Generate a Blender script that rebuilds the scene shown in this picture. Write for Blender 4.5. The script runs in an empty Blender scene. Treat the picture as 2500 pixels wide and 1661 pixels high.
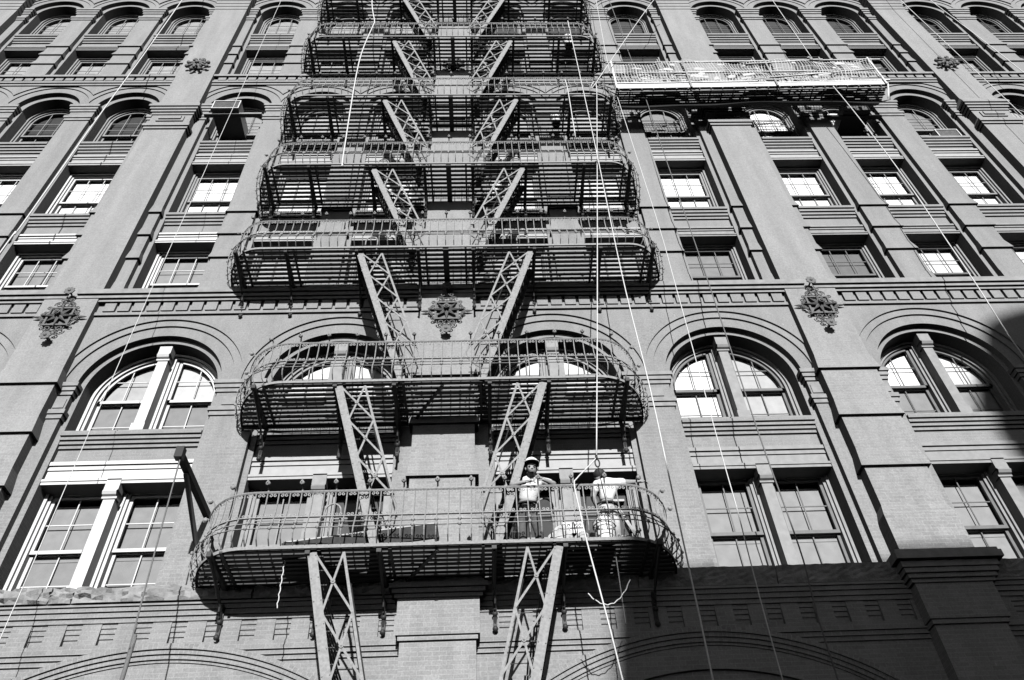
import bpy, math, random
from mathutils import Vector, Matrix
R_ = math.radians
rnd = random.Random(7)
scn = bpy.context.scene
col = scn.collection
# ------------------------------------------------------------------ camera
CAM_LOC = Vector((0.7012, -11.6627, 0.1051))
rt = Vector((0.99906368, -0.01531768, -0.04046147)); up = Vector((0.01701053, -0.72082722, 0.69290602)); fw = Vector((0.03977944, 0.69294551, 0.71989174))
cd = bpy.data.cameras.new('camera'); cam = bpy.data.objects.new('camera', cd); col.objects.link(cam)
m = Matrix((rt, up, -fw)).transposed().to_4x4(); m.translation = CAM_LOC; cam.matrix_world = m
cd.sensor_fit = 'HORIZONTAL'; cd.sensor_width = 36.0; cd.lens = 27.793; cd.clip_start = 0.05; cd.clip_end = 3000
scn.camera = cam
# ------------------------------------------------------------------ light
SUN = Vector((0.05, -1.0, 0.36))            # towards the sun
world = bpy.data.worlds.new('World'); scn.world = world; world.use_nodes = True
wn = world.node_tree; wn.nodes.clear()
sky = wn.nodes.new('ShaderNodeTexSky'); sky.sky_type = 'NISHITA'; sky.sun_disc = False
sky.sun_elevation = math.asin(SUN.normalized().z); sky.sun_rotation = math.atan2(SUN.x, SUN.y)
bw = wn.nodes.new('ShaderNodeRGBToBW'); bg = wn.nodes.new('ShaderNodeBackground'); bg.inputs[1].default_value = 0.065; sky.air_density = 0.45; sky.dust_density = 0.2; sky.ozone_density = 1.0
wo = wn.nodes.new('ShaderNodeOutputWorld')
wn.links.new(sky.outputs[0], bw.inputs[0]); wn.links.new(bw.outputs[0], bg.inputs[0]); wn.links.new(bg.outputs[0], wo.inputs[0])
sl = bpy.data.lights.new('sun', 'SUN'); sl.energy = 4.8; sl.angle = R_(0.5); sl.color = (1, 1, 1)
so = bpy.data.objects.new('sun', sl); col.objects.link(so); so.location = SUN * 40
so.rotation_euler = SUN.to_track_quat('Z', 'Y').to_euler()
vs = scn.view_settings; vs.view_transform = 'Standard'; vs.look = 'None'; vs.exposure = 0.92; vs.gamma = 1.0
# ------------------------------------------------------------------ materials
ALB = 0.62
scn.cycles.diffuse_bounces = 0
def nodes(name):
    mt = bpy.data.materials.new(name); mt.use_nodes = True; nt = mt.node_tree
    return mt, nt, nt.nodes['Principled BSDF']
def mk(name, v, rough=0.7, metal=0.0, noise=0.12, scale=14.0, bump=0.0, spec=0.3, fine=0.0):
    v *= ALB
    mt, nt, b = nodes(name); N, L = nt.nodes, nt.links
    geo = N.new('ShaderNodeNewGeometry')
    tx = N.new('ShaderNodeTexNoise'); tx.inputs['Scale'].default_value = scale; tx.inputs['Detail'].default_value = 6
    L.new(geo.outputs['Position'], tx.inputs['Vector'])
    mr = N.new('ShaderNodeMapRange'); mr.inputs['From Min'].default_value = 0.3; mr.inputs['From Max'].default_value = 0.7
    mr.inputs['To Min'].default_value = v * (1 - noise); mr.inputs['To Max'].default_value = v * (1 + noise)
    L.new(tx.outputs['Fac'], mr.inputs['Value']); L.new(mr.outputs[0], b.inputs['Base Color'])
    b.inputs['Roughness'].default_value = rough; b.inputs['Metallic'].default_value = metal
    b.inputs['Specular IOR Level'].default_value = spec
    if bump:
        t2 = N.new('ShaderNodeTexNoise'); t2.inputs['Scale'].default_value = scale * 2.5; t2.inputs['Detail'].default_value = 8
        L.new(geo.outputs['Position'], t2.inputs['Vector'])
        bp = N.new('ShaderNodeBump'); bp.inputs['Strength'].default_value = bump; bp.inputs['Distance'].default_value = 0.02
        L.new(t2.outputs['Fac'], bp.inputs['Height']); L.new(bp.outputs[0], b.inputs['Normal'])
    return mt
def brick(name, v, mort=0.35, amount=0.5, bw_=0.21, bh=0.0685):
    """painted brick; the coat is thinner, so joints and single bricks show more, near the street"""
    v *= ALB
    mt, nt, b = nodes(name); N, L = nt.nodes, nt.links
    uv = N.new('ShaderNodeUVMap'); uv.uv_map = 'UVMap'
    geo = N.new('ShaderNodeNewGeometry')
    br = N.new('ShaderNodeTexBrick'); br.inputs['Scale'].default_value = 1.0
    br.inputs['Brick Width'].default_value = bw_; br.inputs['Row Height'].default_value = bh
    br.inputs['Mortar Size'].default_value = 0.006; br.inputs['Mortar Smooth'].default_value = 0.3
    br.inputs['Color1'].default_value = (0.80, 0.80, 0.80, 1); br.inputs['Color2'].default_value = (1.12, 1.12, 1.12, 1)
    br.inputs['Mortar'].default_value = (1 + mort,) * 3 + (1,)
    L.new(uv.outputs[0], br.inputs['Vector'])
    sep = N.new('ShaderNodeSeparateXYZ'); L.new(geo.outputs['Position'], sep.inputs[0])
    # how strongly the bricks read: patches where the paint is thin, more low down
    pn = N.new('ShaderNodeTexNoise'); pn.inputs['Scale'].default_value = 0.55; pn.inputs['Detail'].default_value = 5
    L.new(geo.outputs['Position'], pn.inputs['Vector'])
    zr = N.new('ShaderNodeMapRange'); zr.inputs['From Min'].default_value = 13.0; zr.inputs['From Max'].default_value = 6.0
    zr.inputs['To Min'].default_value = -0.12; zr.inputs['To Max'].default_value = 0.28
    L.new(sep.outputs['Z'], zr.inputs['Value'])
    ad = N.new('ShaderNodeMath'); ad.operation = 'ADD'; L.new(pn.outputs['Fac'], ad.inputs[0]); L.new(zr.outputs[0], ad.inputs[1])
    st = N.new('ShaderNodeMapRange'); st.inputs['From Min'].default_value = 0.45; st.inputs['From Max'].default_value = 0.75
    st.inputs['To Min'].default_value = 0.22 * amount; st.inputs['To Max'].default_value = 1.1 * amount
    L.new(ad.outputs[0], st.inputs['Value'])
    mx = N.new('ShaderNodeMix'); mx.data_type = 'RGBA'; mx.inputs['A'].default_value = (1, 1, 1, 1)
    L.new(st.outputs[0], mx.inputs['Factor']); L.new(br.outputs['Color'], mx.inputs['B'])
    # dirt and grain of the coat
    d1 = N.new('ShaderNodeTexNoise'); d1.inputs['Scale'].default_value = 1.3; d1.inputs['Detail'].default_value = 9; d1.inputs['Roughness'].default_value = 0.65
    d2 = N.new('ShaderNodeTexNoise'); d2.inputs['Scale'].default_value = 38; d2.inputs['Detail'].default_value = 3
    mp = N.new('ShaderNodeMapping'); mp.inputs['Scale'].default_value = (2.2, 2.2, 0.35); L.new(geo.outputs['Position'], mp.inputs[0])
    L.new(mp.outputs[0], d1.inputs['Vector']); L.new(geo.outputs['Position'], d2.inputs['Vector'])
    r1 = N.new('ShaderNodeMapRange'); r1.inputs['From Min'].default_value = 0.3; r1.inputs['From Max'].default_value = 0.7
    r1.inputs['To Min'].default_value = 0.86; r1.inputs['To Max'].default_value = 1.1; L.new(d1.outputs['Fac'], r1.inputs['Value'])
    r2 = N.new('ShaderNodeMapRange'); r2.inputs['From Min'].default_value = 0.3; r2.inputs['From Max'].default_value = 0.7
    r2.inputs['To Min'].default_value = 0.86; r2.inputs['To Max'].default_value = 1.14; L.new(d2.outputs['Fac'], r2.inputs['Value'])
    # pale specks of old mortar and paint drips, low down
    sp = N.new('ShaderNodeTexNoise'); sp.inputs['Scale'].default_value = 9; sp.inputs['Detail'].default_value = 4
    mp2 = N.new('ShaderNodeMapping'); mp2.inputs['Scale'].default_value = (2.4, 2.4, 0.7); L.new(geo.outputs['Position'], mp2.inputs[0]); L.new(mp2.outputs[0], sp.inputs['Vector'])
    r3 = N.new('ShaderNodeMapRange'); r3.inputs['From Min'].default_value = 0.70; r3.inputs['From Max'].default_value = 0.78
    r3.inputs['To Min'].default_value = 1.0; r3.inputs['To Max'].default_value = 1.45; L.new(sp.outputs['Fac'], r3.inputs['Value'])
    m1 = N.new('ShaderNodeMath'); m1.operation = 'MULTIPLY'; L.new(r1.outputs[0], m1.inputs[0]); L.new(r2.outputs[0], m1.inputs[1])
    m2 = N.new('ShaderNodeMath'); m2.operation = 'MULTIPLY'; L.new(m1.outputs[0], m2.inputs[0]); L.new(r3.outputs[0], m2.inputs[1])
    m3 = N.new('ShaderNodeMath'); m3.operation = 'MULTIPLY'; L.new(m2.outputs[0], m3.inputs[0]); m3.inputs[1].default_value = v
    mm = N.new('ShaderNodeMix'); mm.data_type = 'RGBA'; mm.blend_type = 'MULTIPLY'; mm.inputs['Factor'].default_value = 1.0
    L.new(mx.outputs['Result'], mm.inputs['A']); L.new(m3.outputs[0], mm.inputs['B']); L.new(mm.outputs['Result'], b.inputs['Base Color'])
    b.inputs['Roughness'].default_value = 0.85; b.inputs['Specular IOR Level'].default_value = 0.2
    bp = N.new('ShaderNodeBump'); bp.inputs['Strength'].default_value = 0.35; bp.inputs['Distance'].default_value = 0.004; bp.invert = True
    L.new(br.outputs['Fac'], bp.inputs['Height']); L.new(bp.outputs[0], b.inputs['Normal'])
    return mt
M = {}
M['brick'] = brick('painted_brick', 0.28, amount=0.5)
M['header'] = brick('header_brick', 0.27, mort=0.35, amount=0.7, bw_=0.10, bh=0.075)
M['pier'] = brick('pier_brick', 0.30, amount=0.5)
M['stone'] = mk('sandstone', 0.29, 0.9, noise=0.16, scale=7, bump=0.25)
M['granite'] = mk('rough_granite', 0.30, 0.95, noise=0.3, scale=6, bump=0.9)
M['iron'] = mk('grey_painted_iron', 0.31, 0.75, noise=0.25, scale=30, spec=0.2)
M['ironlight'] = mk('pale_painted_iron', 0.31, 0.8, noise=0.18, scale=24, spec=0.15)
M['ironshade'] = mk('shade_dark_iron', 0.035, 0.6, noise=0.3, scale=30, spec=0.3)  # near-black colour paints in the shade under balconies and behind stairs
M['cast'] = mk('cast_iron_ornament', 0.14, 0.7, noise=0.3, scale=40, spec=0.3)
M['white'] = mk('white_paint', 0.66, 0.6, noise=0.06, scale=9)
M['cream'] = mk('cream_paint', 0.40, 0.6, noise=0.08, scale=9)
M['tan'] = mk('tan_paint', 0.28, 0.6, noise=0.12, scale=9)
M['brown'] = mk('brown_paint', 0.15, 0.55, noise=0.15, scale=9)
M['dark'] = mk('dark_interior', 0.012, 0.9)
M['street'] = mk('asphalt', 0.05, 0.9, noise=0.25, scale=3, bump=0.3)
M['walk'] = mk('concrete', 0.14, 0.9, noise=0.15, scale=3)
M['plaster'] = mk('grey_masonry', 0.18, 0.9, noise=0.2, scale=2)
M['rope'] = mk('pale_rope', 0.70, 0.9, noise=0.15, scale=60)
M['ropegrey'] = mk('grey_rope', 0.17, 0.9, noise=0.2, scale=60)
M['alu'] = mk('worn_aluminium', 0.72, 0.45, noise=0.15, scale=12, spec=0.5)
M['aludark'] = mk('dull_aluminium', 0.30, 0.6, noise=0.2, scale=12)
M['net'] = mk('pale_netting', 0.55, 0.9, noise=0.1, scale=30)
M['tarp'] = mk('black_tarpaulin', 0.02, 0.7, noise=0.3, scale=8)
M['wood'] = mk('dark_timber', 0.035, 0.8, noise=0.3, scale=20)
M['timber'] = mk('weathered_timber', 0.45, 0.8, noise=0.2, scale=20)
M['black'] = mk('black_metal_and_shade', 0.02, 0.5)  # real black fittings, and painted shade on the air conditioners
M['acw'] = mk('enamelled_steel', 0.62, 0.45, noise=0.06, scale=12)
M['skin'] = mk('skin', 0.34, 0.55, noise=0.12, scale=40)
M['shirt'] = mk('white_cotton', 0.80, 0.9, noise=0.05, scale=12, bump=0.3)
M['cap'] = mk('white_cap_cloth', 0.78, 0.9, noise=0.05, scale=12)
M['jeans'] = mk('dark_denim', 0.09, 0.9, noise=0.3, scale=12, bump=0.3)
M['pale_trousers'] = mk('pale_work_trousers', 0.50, 0.9, noise=0.3, scale=9, bump=0.3)
M['hair'] = mk('dark_hair', 0.03, 0.7, noise=0.3, scale=60)
M['plastic'] = mk('white_plastic', 0.76, 0.4, noise=0.1, scale=9)
M['cloth'] = mk('dust_sheet', 0.50, 0.95, noise=0.15, scale=7, bump=0.5)
def blind(v):
    v = (min(1.2, v * 1.5) if v > .55 else v * 1.35) if v > .13 else v
    k = 'blind%.2f' % v
    if k not in M:
        M[k] = mk('window_shade_and_dark_room_%d' % round(v * 100), v, 0.9, noise=0.10, scale=5)  # real shades; the darkest tones paint in unlit rooms
    return M[k]
def glassmat():
    mt = bpy.data.materials.new('window_glass'); mt.use_nodes = True; nt = mt.node_tree; N, L = nt.nodes, nt.links
    N.clear(); out = N.new('ShaderNodeOutputMaterial'); mix = N.new('ShaderNodeMixShader')
    tr = N.new('ShaderNodeBsdfTransparent'); tr.inputs[0].default_value = (0.94, 0.94, 0.94, 1)
    gl = N.new('ShaderNodeBsdfGlossy'); gl.inputs['Roughness'].default_value = 0.03; gl.inputs[0].default_value = (0.9, 0.9, 0.9, 1)
    fr = N.new('ShaderNodeFresnel'); fr.inputs[0].default_value = 1.5
    ge = N.new('ShaderNodeNewGeometry'); tn = N.new('ShaderNodeTexNoise'); tn.inputs['Scale'].default_value = 1.7
    L.new(ge.outputs['Position'], tn.inputs['Vector'])
    bp = N.new('ShaderNodeBump'); bp.inputs['Strength'].default_value = 0.25; bp.inputs['Distance'].default_value = 0.03
    L.new(tn.outputs['Fac'], bp.inputs['Height']); L.new(bp.outputs[0], gl.inputs['Normal'])
    L.new(fr.outputs[0], mix.inputs[0]); L.new(tr.outputs[0], mix.inputs[1]); L.new(gl.outputs[0], mix.inputs[2]); L.new(mix.outputs[0], out.inputs[0])
    return mt
M['glass'] = glassmat()
# ------------------------------------------------------------------ mesh builder
def uv0(p): return (p[0] + p[1], p[2])
class MB:
    def __init__(s): s.v = []; s.f = []; s.uv = []; s.sm = []
    def face(s, pts, uvf=uv0, smooth=False):
        i = len(s.v); s.v += [tuple(p) for p in pts]; s.f.append(tuple(range(i, i + len(pts)))); s.uv += [uvf(p) for p in pts]; s.sm.append(smooth)
    def box(s, x0, x1, y0, y1, z0, z1):
        a, b, c, d = (x0, y0), (x1, y0), (x1, y1), (x0, y1)
        for p, q in ((a, b), (b, c), (c, d), (d, a)):
            s.face([(p[0], p[1], z0), (q[0], q[1], z0), (q[0], q[1], z1), (p[0], p[1], z1)])
        s.face([(x0, y0, z1), (x1, y0, z1), (x1, y1, z1), (x0, y1, z1)]); s.face([(x0, y1, z0), (x1, y1, z0), (x1, y0, z0), (x0, y0, z0)])
    def frustum(s, x0, x1, y0, y1, z0, z1, e):
        """box whose top is drawn in by e on the front and the sides: a weathered band"""
        b = [(x0, y0, z0), (x1, y0, z0), (x1, y1, z0), (x0, y1, z0)]; t = [(x0 + e, y0 + e, z1), (x1 - e, y0 + e, z1), (x1 - e, y1, z1), (x0 + e, y1, z1)]
        for i in range(4): j = (i + 1) % 4; s.face([b[i], b[j], t[j], t[i]])
        s.face(t); s.face(b[::-1])
    def tube(s, pts, r, n=5, caps=True):
        pts = [Vector(p) for p in pts]
        rings = []
        for i, p in enumerate(pts):
            d = (pts[min(i + 1, len(pts) - 1)] - pts[max(i - 1, 0)])
            if d.length < 1e-9: d = Vector((0, 0, 1))
            d.normalize(); a = Vector((0, 1, 0)) if abs(d.y) < 0.9 else Vector((1, 0, 0))
            u = d.cross(a).normalized(); w = d.cross(u)
            rr = r[i] if isinstance(r, (list, tuple)) else r
            rings.append([p + (u * math.cos(2 * math.pi * k / n + .4) + w * math.sin(2 * math.pi * k / n + .4)) * rr for k in range(n)])
        i0 = len(s.v)
        for rg in rings:
            for q in rg: s.v.append(tuple(q))
        for i in range(len(rings) - 1):
            for k in range(n):
                a, b = i0 + i * n + k, i0 + i * n + (k + 1) % n
                s.f.append((a, b, b + n, a + n)); s.uv += [(0, 0)] * 4; s.sm.append(n > 5)
        if caps:
            s.f.append(tuple(i0 + k for k in range(n))[::-1]); s.uv += [(0, 0)] * n; s.sm.append(False)
            e = i0 + (len(rings) - 1) * n; s.f.append(tuple(e + k for k in range(n))); s.uv += [(0, 0)] * n; s.sm.append(False)
    def bar(s, p, q, w, t, side=(0, 1, 0)):
        """flat bar from p to q: width w across, thickness t along side"""
        p, q, sd = Vector(p), Vector(q), Vector(side); d = (q - p).normalized(); sd = (sd - d * sd.dot(d)).normalized(); u = d.cross(sd)
        c = [p + u * a * w / 2 + sd * b * t / 2 for a, b in ((-1, -1), (1, -1), (1, 1), (-1, 1))]; e = [x + (q - p) for x in c]
        for i in range(4): j = (i + 1) % 4; s.face([c[i], c[j], e[j], e[i]])
        s.face(c[::-1]); s.face(e)
    def ball(s, c, r, n=8, m_=5, sc=(1, 1, 1)):
        c = Vector(c); i0 = len(s.v)
        for i in range(m_ + 1):
            th = math.pi * i / m_
            for k in range(n):
                a = 2 * math.pi * k / n
                s.v.append((c.x + r * sc[0] * math.sin(th) * math.cos(a), c.y + r * sc[1] * math.sin(th) * math.sin(a), c.z + r * sc[2] * math.cos(th)))
        for i in range(m_):
            for k in range(n):
                a = i0 + i * n + k; b = i0 + i * n + (k + 1) % n
                s.f.append((a, b, b + n, a + n)); s.uv += [(0, 0)] * 4; s.sm.append(True)
    def disc(s, c, r, y0, y1, n=12, lobes=0):
        """flat disc facing the street, with scalloped rim when lobes"""
        c = Vector(c); P = []
        for k in range(n):
            a = 2 * math.pi * k / n; rr = r * (1 + (0.13 * math.cos(lobes * a) if lobes else 0)); P.append((c.x + rr * math.cos(a), c.z + rr * math.sin(a)))
        for k in range(n):
            p, q = P[k], P[(k + 1) % n]
            s.face([(p[0], y0, p[1]), (q[0], y0, q[1]), (q[0], y1, q[1]), (p[0], y1, p[1])])
        s.face([(p[0], y0, p[1]) for p in P][::-1]); s.face([(p[0], y1, p[1]) for p in P])
    # region between two curves over x, on plane y
    def plate(s, xs, lo, hi, y, uvf=uv0):
        for a, b in zip(xs, xs[1:]):
            la, lb, ha, hb = lo(a), lo(b), hi(a), hi(b)
            if ha - la < 1e-5 and hb - lb < 1e-5: continue
            s.face([(a, y, la), (b, y, lb), (b, y, max(hb, lb)), (a, y, max(ha, la))], uvf)
    def sheet(s, xs, f, y0, y1, uvf=uv0):
        for a, b in zip(xs, xs[1:]):
            s.face([(a, y0, f(a)), (b, y0, f(b)), (b, y1, f(b)), (a, y1, f(a))], uvf)
    def build(s, name, mat, parent=None, loc=(0, 0, 0)):
        me = bpy.data.meshes.new(name); me.from_pydata(s.v, [], s.f); me.update()
        uvl = me.uv_layers.new(name='UVMap'); k = 0
        for i in range(len(me.loops)): uvl.data[i].uv = s.uv[i]
        for p, q in zip(me.polygons, s.sm): p.use_smooth = q
        if isinstance(mat, str): mat = M[mat]
        me.materials.append(mat)
        o = bpy.data.objects.new(name, me); col.objects.link(o); o.location = loc
        if parent: o.parent = parent
        return o
def thing(name, label, cat, loc=(0, 0, 0), group=None):
    o = bpy.data.objects.new(name, None); col.objects.link(o); o.location = loc; o.empty_display_size = 0.3
    o['label'] = label; o['category'] = cat
    if group: o['group'] = group
    return o
def tag(o, label, cat, group=None):
    o['label'] = label; o['category'] = cat
    if group: o['group'] = group
    return o
def struct(o): o['kind'] = 'structure'; return o
def copy_tree(root, loc):
    r = root.copy(); col.objects.link(r); r.location = loc
    for ch in list(root.children):
        c = ch.copy(); col.objects.link(c); c.parent = r
        for g in list(ch.children):
            d = g.copy(); col.objects.link(d); d.parent = c
    return r
def const(z): return lambda x: z
def arc(xc, zs, rx, rz):
    def f(x):
        t = (x - xc) / rx
        return zs + rz * math.sqrt(max(0.0, 1 - t * t)) if abs(t) < 1 else zs
    return f
def arcxs(xc, r, x0, x1, n=28):
    xs = [x0, x1]
    for k in range(n + 1):
        x = xc - r * math.cos(math.pi * k / n)
        if x0 < x < x1: xs.append(x)
    return sorted(set(round(x, 5) for x in xs))
def polar(xc, zs, swap=True):
    def f(p):
        dx, dz = p[0] - xc, p[2] - zs
        return (math.hypot(dx, dz), math.atan2(dz, dx) * 1.7)
    return f
# ------------------------------------------------------------------ ground
g = MB(); g.box(-250, 250, -250, 12, -2.2, -1.75); struct(g.build('street', 'street'))
g = MB(); g.box(-60, 60, -4.2, 2.0, -1.746, -1.6); struct(g.build('pavement', 'walk'))
g = MB(); g.box(-60, 60, -20.0, -17.5, -1.746, -1.6); struct(g.build('pavement', 'walk'))
# ------------------------------------------------------------------ the building
B = thing('brick_building', 'tall painted brick warehouse with tiers of arched windows and stepped piers', 'building', (0, 0, 0))
PITCH = 8.0; BAYS = [-1, 0, 1, 2, 3]
def xb(b): return (b - 0.5) * PITCH
PY = -0.46; PHW = 0.565
W2, W3 = -0.31, -0.295           # main wall plane under the friezes
XL, XR = -16.6, 24.6
wall = MB(); hdr = MB(); stone = MB()
# backing, dark rooms
bk = MB(); bk.box(XL, XR, 0.62, 1.2, -1.6, 34); bk.build('interior', 'dark', B)

def tier(bay, cs, hwA, hwB, z0, zs, zt, steps, rB, spand, hdr_r=None):
    """one storey group of a bay: pilasters, inner orders, arches; steps=[(rx,rz,plane)] from the inner arch outwards"""
    X = xb(bay); cols = [X + c for c in cs]
    edges = [X - 3.9] + [v for c in cols for v in (c - hwA, c + hwA)] + [X + 3.9]
    for i in range(0, len(edges), 2):
        wall.box(edges[i], edges[i + 1], -0.23, 0.6, z0, zs)
    for c in cols:
        for sgn in (-1, 1):
            a, b_ = sorted((c + sgn * hwB, c + sgn * (hwA + 0.01)))
            wall.box(a, b_, -0.10, 0.6, z0, zs)
    mids = [X - 3.9] + [(cols[i] + cols[i + 1]) / 2 for i in range(len(cols) - 1)] + [X + 3.9]
    for i, c in enumerate(cols):
        x0, x1 = mids[i], mids[i + 1]
        pol = polar(c, zs)
        radii = [rB] + [(q[0], q[1]) for q in steps] + ([(hdr_r, hdr_r)] if hdr_r else [])
        planes = [-0.10] + [q[2] for q in steps] + ([steps[-1][2]] if hdr_r else [])
        xs = set([x0, x1])
        for q in radii: xs |= set(arcxs(c, q[0], x0, x1, 40)) | set(v for v in (c - q[0], c + q[0]) if x0 < v < x1)
        xs = sorted(xs); F = [arc(c, zs, q[0], q[1]) for q in radii]
        for k in range(len(radii)):
            r = radii[k][0]
            ins = [x for x in xs if abs(x - c) <= r + 1e-4]
            if not (hdr_r and k == len(radii) - 1):
                wall.sheet(ins, F[k], planes[k], 0.6 if k == 0 else planes[k - 1])
            if k + 1 < len(radii):
                rn = radii[k + 1][0]; i2 = [x for x in xs if abs(x - c) <= rn + 1e-4]
                (hdr if k != 2 else wall).plate(i2, F[k], F[k + 1], planes[k], pol if k != 2 else uv0)
            else:
                wall.plate(xs, F[k], const(zt), planes[k])
    for c in cols:
        for (za, zb) in spand:   # masonry between lintel and sill, set back inside the opening
            wall.box(c - hwB - 0.005, c + hwB + 0.005, 0.0, 0.6, za, zb)

def lines4(c, hw, z0, z1, n=4):
    """corbelled courses at the head of a spandrel, each oversailing the one below"""
    h = (z1 - z0) / n
    for k in range(n):
        wall.box(c - hw - 0.004, c + hw + 0.004, -0.04 * (k + 1), 0.02, z0 + k * h, z0 + (k + 1) * h)

def impost(x0, x1, z, steps, y0=-0.23, e=0.035, wrap=(1, 1)):
    """stepped capital; steps = heights of the steps from the top down"""
    k = len(steps)
    for i, h in enumerate(steps):
        p = e * (k - i)
        stone.box(x0 - p * wrap[0], x1 + p * wrap[1], y0 - p, 0.3, z - h, z - 0.0005)
        z -= h
    return z
T3C = (-2.344, 0.0, 2.344); T2C = (-1.80, 1.80)
for b in BAYS:
    X = xb(b)
    # tier 2
    tier(b, T2C, 1.385, 1.28, 6.45, 10.90, 12.815, [(1.385, 1.385, -0.23), (1.64, 1.64, -0.27), (1.80, 1.80, W2)], (1.28, 1.28), [(9.17, 9.50), (6.2, 6.46)], hdr_r=2.02)
    for c in T2C:
        lines4(X + c, 1.28, 9.50, 9.80)
        stone.box(X + c - 1.28 - 0.004, X + c + 1.28 + 0.004, -0.11, 0.5, 9.80, 9.87)
    for (a, e) in ((-3.45, -3.185), (-0.415, 0.415), (3.185, 3.45)):
        z = impost(X + a, X + e, 10.93, (0.095, 0.095, 0.09), e=0.03); impost(X + a, X + e, 10.26, (0.10, 0.10), e=0.03)
        if abs(a + 0.415) < 0.01: stone.box(X - 0.26, X + 0.26, -0.25, 0.1, 10.33, 10.55)
        else:
            q = X + (a + e) / 2; stone.box(q - 0.10, q + 0.10, -0.25, 0.1, 10.33, 10.55)
    # frieze over tier 2, wall band, dentils
    wall.box(X - 3.9, X + 3.9, -0.36, 0.6, 12.815, 12.905)
    wall.box(X - 3.9, X + 3.9, -0.325, 0.6, 12.905, 13.168)
    for k in range(22):
        x = X - 3.30 + 0.305 * k + 0.02
        wall.box(x, x + 0.235, -0.39, 0.0, 12.907, 13.1675)
    stone.box(X - 3.9, X + 3.9, -0.43, 0.5, 13.168, 13.237); stone.box(X - 3.9, X + 3.9, -0.48, 0.5, 13.2375, 13.328); stone.box(X - 3.9, X + 3.9, -0.53, 0.58, 13.3285, 13.475)
    # tier 3
    tier(b, T3C, 0.83, 0.725, 13.475, 22.2, 23.43, [(0.93, 0.95, -0.23), (1.20, 1.20, -0.262), (1.35, 1.34, W3)], (0.75, 0.78), [(16.12, 16.50), (19.76, 19.97)])
    for c in T3C:
        lines4(X + c, 0.725, 16.50, 16.86); stone.box(X + c - 0.73, X + c + 0.73, -0.10, 0.5, 16.86, 16.93)
        lines4(X + c, 0.725, 19.97, 20.35); stone.box(X + c - 0.73, X + c + 0.73, -0.10, 0.5, 20.35, 20.42)
    for i, (a, e) in enumerate(((-3.45, -3.174), (-1.514, -0.83), (0.83, 1.514), (3.174, 3.45))):
        impost(X + a, X + e, 22.24, (0.11, 0.11, 0.11), e=0.03); impost(X + a, X + e, 21.62, (0.11, 0.11), e=0.03)
        for z in (16.708, 15.779, 14.874):
            stone_ = wall; stone_.frustum(X + a - 0.05, X + e + 0.05, -0.29, 0.3, z, z + 0.34, 0.055)
        wall.frustum(X + a - 0.06, X + e + 0.06, -0.30, 0.3, 13.475, 14.06, 0.06)
    wall.box(X - 3.9, X + 3.9, -0.33, 0.6, 23.43, 23.535); wall.box(X - 3.9, X + 3.9, -0.365, 0.6, 23.535, 23.64)
    wall.box(X - 3.9, X + 3.9, -0.325, 0.6, 23.64, 23.822)
    for k in range(22):
        x = X - 3.30 + 0.305 * k + 0.02
        wall.box(x, x + 0.235, -0.38, 0.0, 23.645, 23.8215)
    stone.box(X - 3.9, X + 3.9, -0.43, 0.58, 23.822, 23.935)
    # tier 4
    tier(b, T3C, 0.83, 0.725, 23.935, 29.42, 31.6, [(0.93, 0.95, -0.23), (1.16, 1.14, -0.255), (1.30, 1.27, W3)], (0.75, 0.80), [(26.84, 27.18)])
    for c in T3C:
        lines4(X + c, 0.725, 27.18, 27.60); stone.box(X + c - 0.73, X + c + 0.73, -0.10, 0.5, 27.60, 27.68)
    for i, (a, e) in enumerate(((-3.45, -3.174), (-1.514, -0.83), (0.83, 1.514), (3.174, 3.45))):
        impost(X + a, X + e, 29.50, (0.12, 0.12, 0.12), e=0.03); impost(X + a, X + e, 28.83, (0.11, 0.11), e=0.03)
        for z in (26.384, 25.748, 25.074):
            wall.frustum(X + a - 0.045, X + e + 0.045, -0.28, 0.3, z, z + 0.34, 0.05)
        wall.frustum(X + a - 0.06, X + e + 0.06, -0.30, 0.3, 23.935, 24.4, 0.06)
    wall.box(X - 3.9, X + 3.9, -0.34, 0.6, 31.6, 33)
    # base under tier 2: granite ledge, three corbel courses, slotted frieze, broad arch
    x0, x1 = X - 3.9, X + 3.9
    if b <= 0:
        pass
    stone.box(x0, x1, -0.40, 0.6, 6.16, 6.20)
    wall.box(x0, x1, -0.37, 0.6, 6.09, 6.16); wall.box(x0, x1, -0.34, 0.6, 6.01, 6.0895); wall.box(x0, x1, -0.31, 0.6, 5.935, 6.0095)
    wall.box(x0, x1, -0.22, 0.6, 5.60, 5.9345)
    nS = 13; pw = 0.515
    xs_ = [X - 3.09 + pw * k for k in range(nS)]
    e = x0
    for xk in xs_:
        wall.box(e, xk, -0.29, 0.0, 5.60, 5.9345); e = xk + 0.235
        for j in range(3): wall.box(xk, xk + 0.235, -0.275 + 0.018 * j, 0.0, 5.865 - 0.075 * j, 5.9345 - 0.075 * j)
    wall.box(e, x1, -0.29, 0.0, 5.60, 5.9345)
    G = [(4.55, -0.20), (4.59, -0.23), (4.655, -0.26), (4.72, -0.29)]
    zc = 0.80; ga = [arc(X, zc, r, r) for r, _ in G]; fh = arc(X, zc, 4.798, 4.798)
    pol = polar(X, zc)
    pl_ = 0
    def polg(p, X=X): return (math.hypot(p[0] - X, p[2] - zc), math.atan2(p[2] - zc, p[0] - X) * 4.8)
    xs_g = [X - 3.6 + 7.2 * k / 64 for k in range(65)]
    for j in range(4):
        r, pl = G[j]
        if j < 3: wall.plate(xs_g, ga[j], ga[j + 1], pl, polg)
        wall.sheet(xs_g, ga[j], pl, -0.05 if j == 0 else G[j - 1][1])
    hdr.plate(xs_g, ga[3], fh, -0.29, polg)
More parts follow.
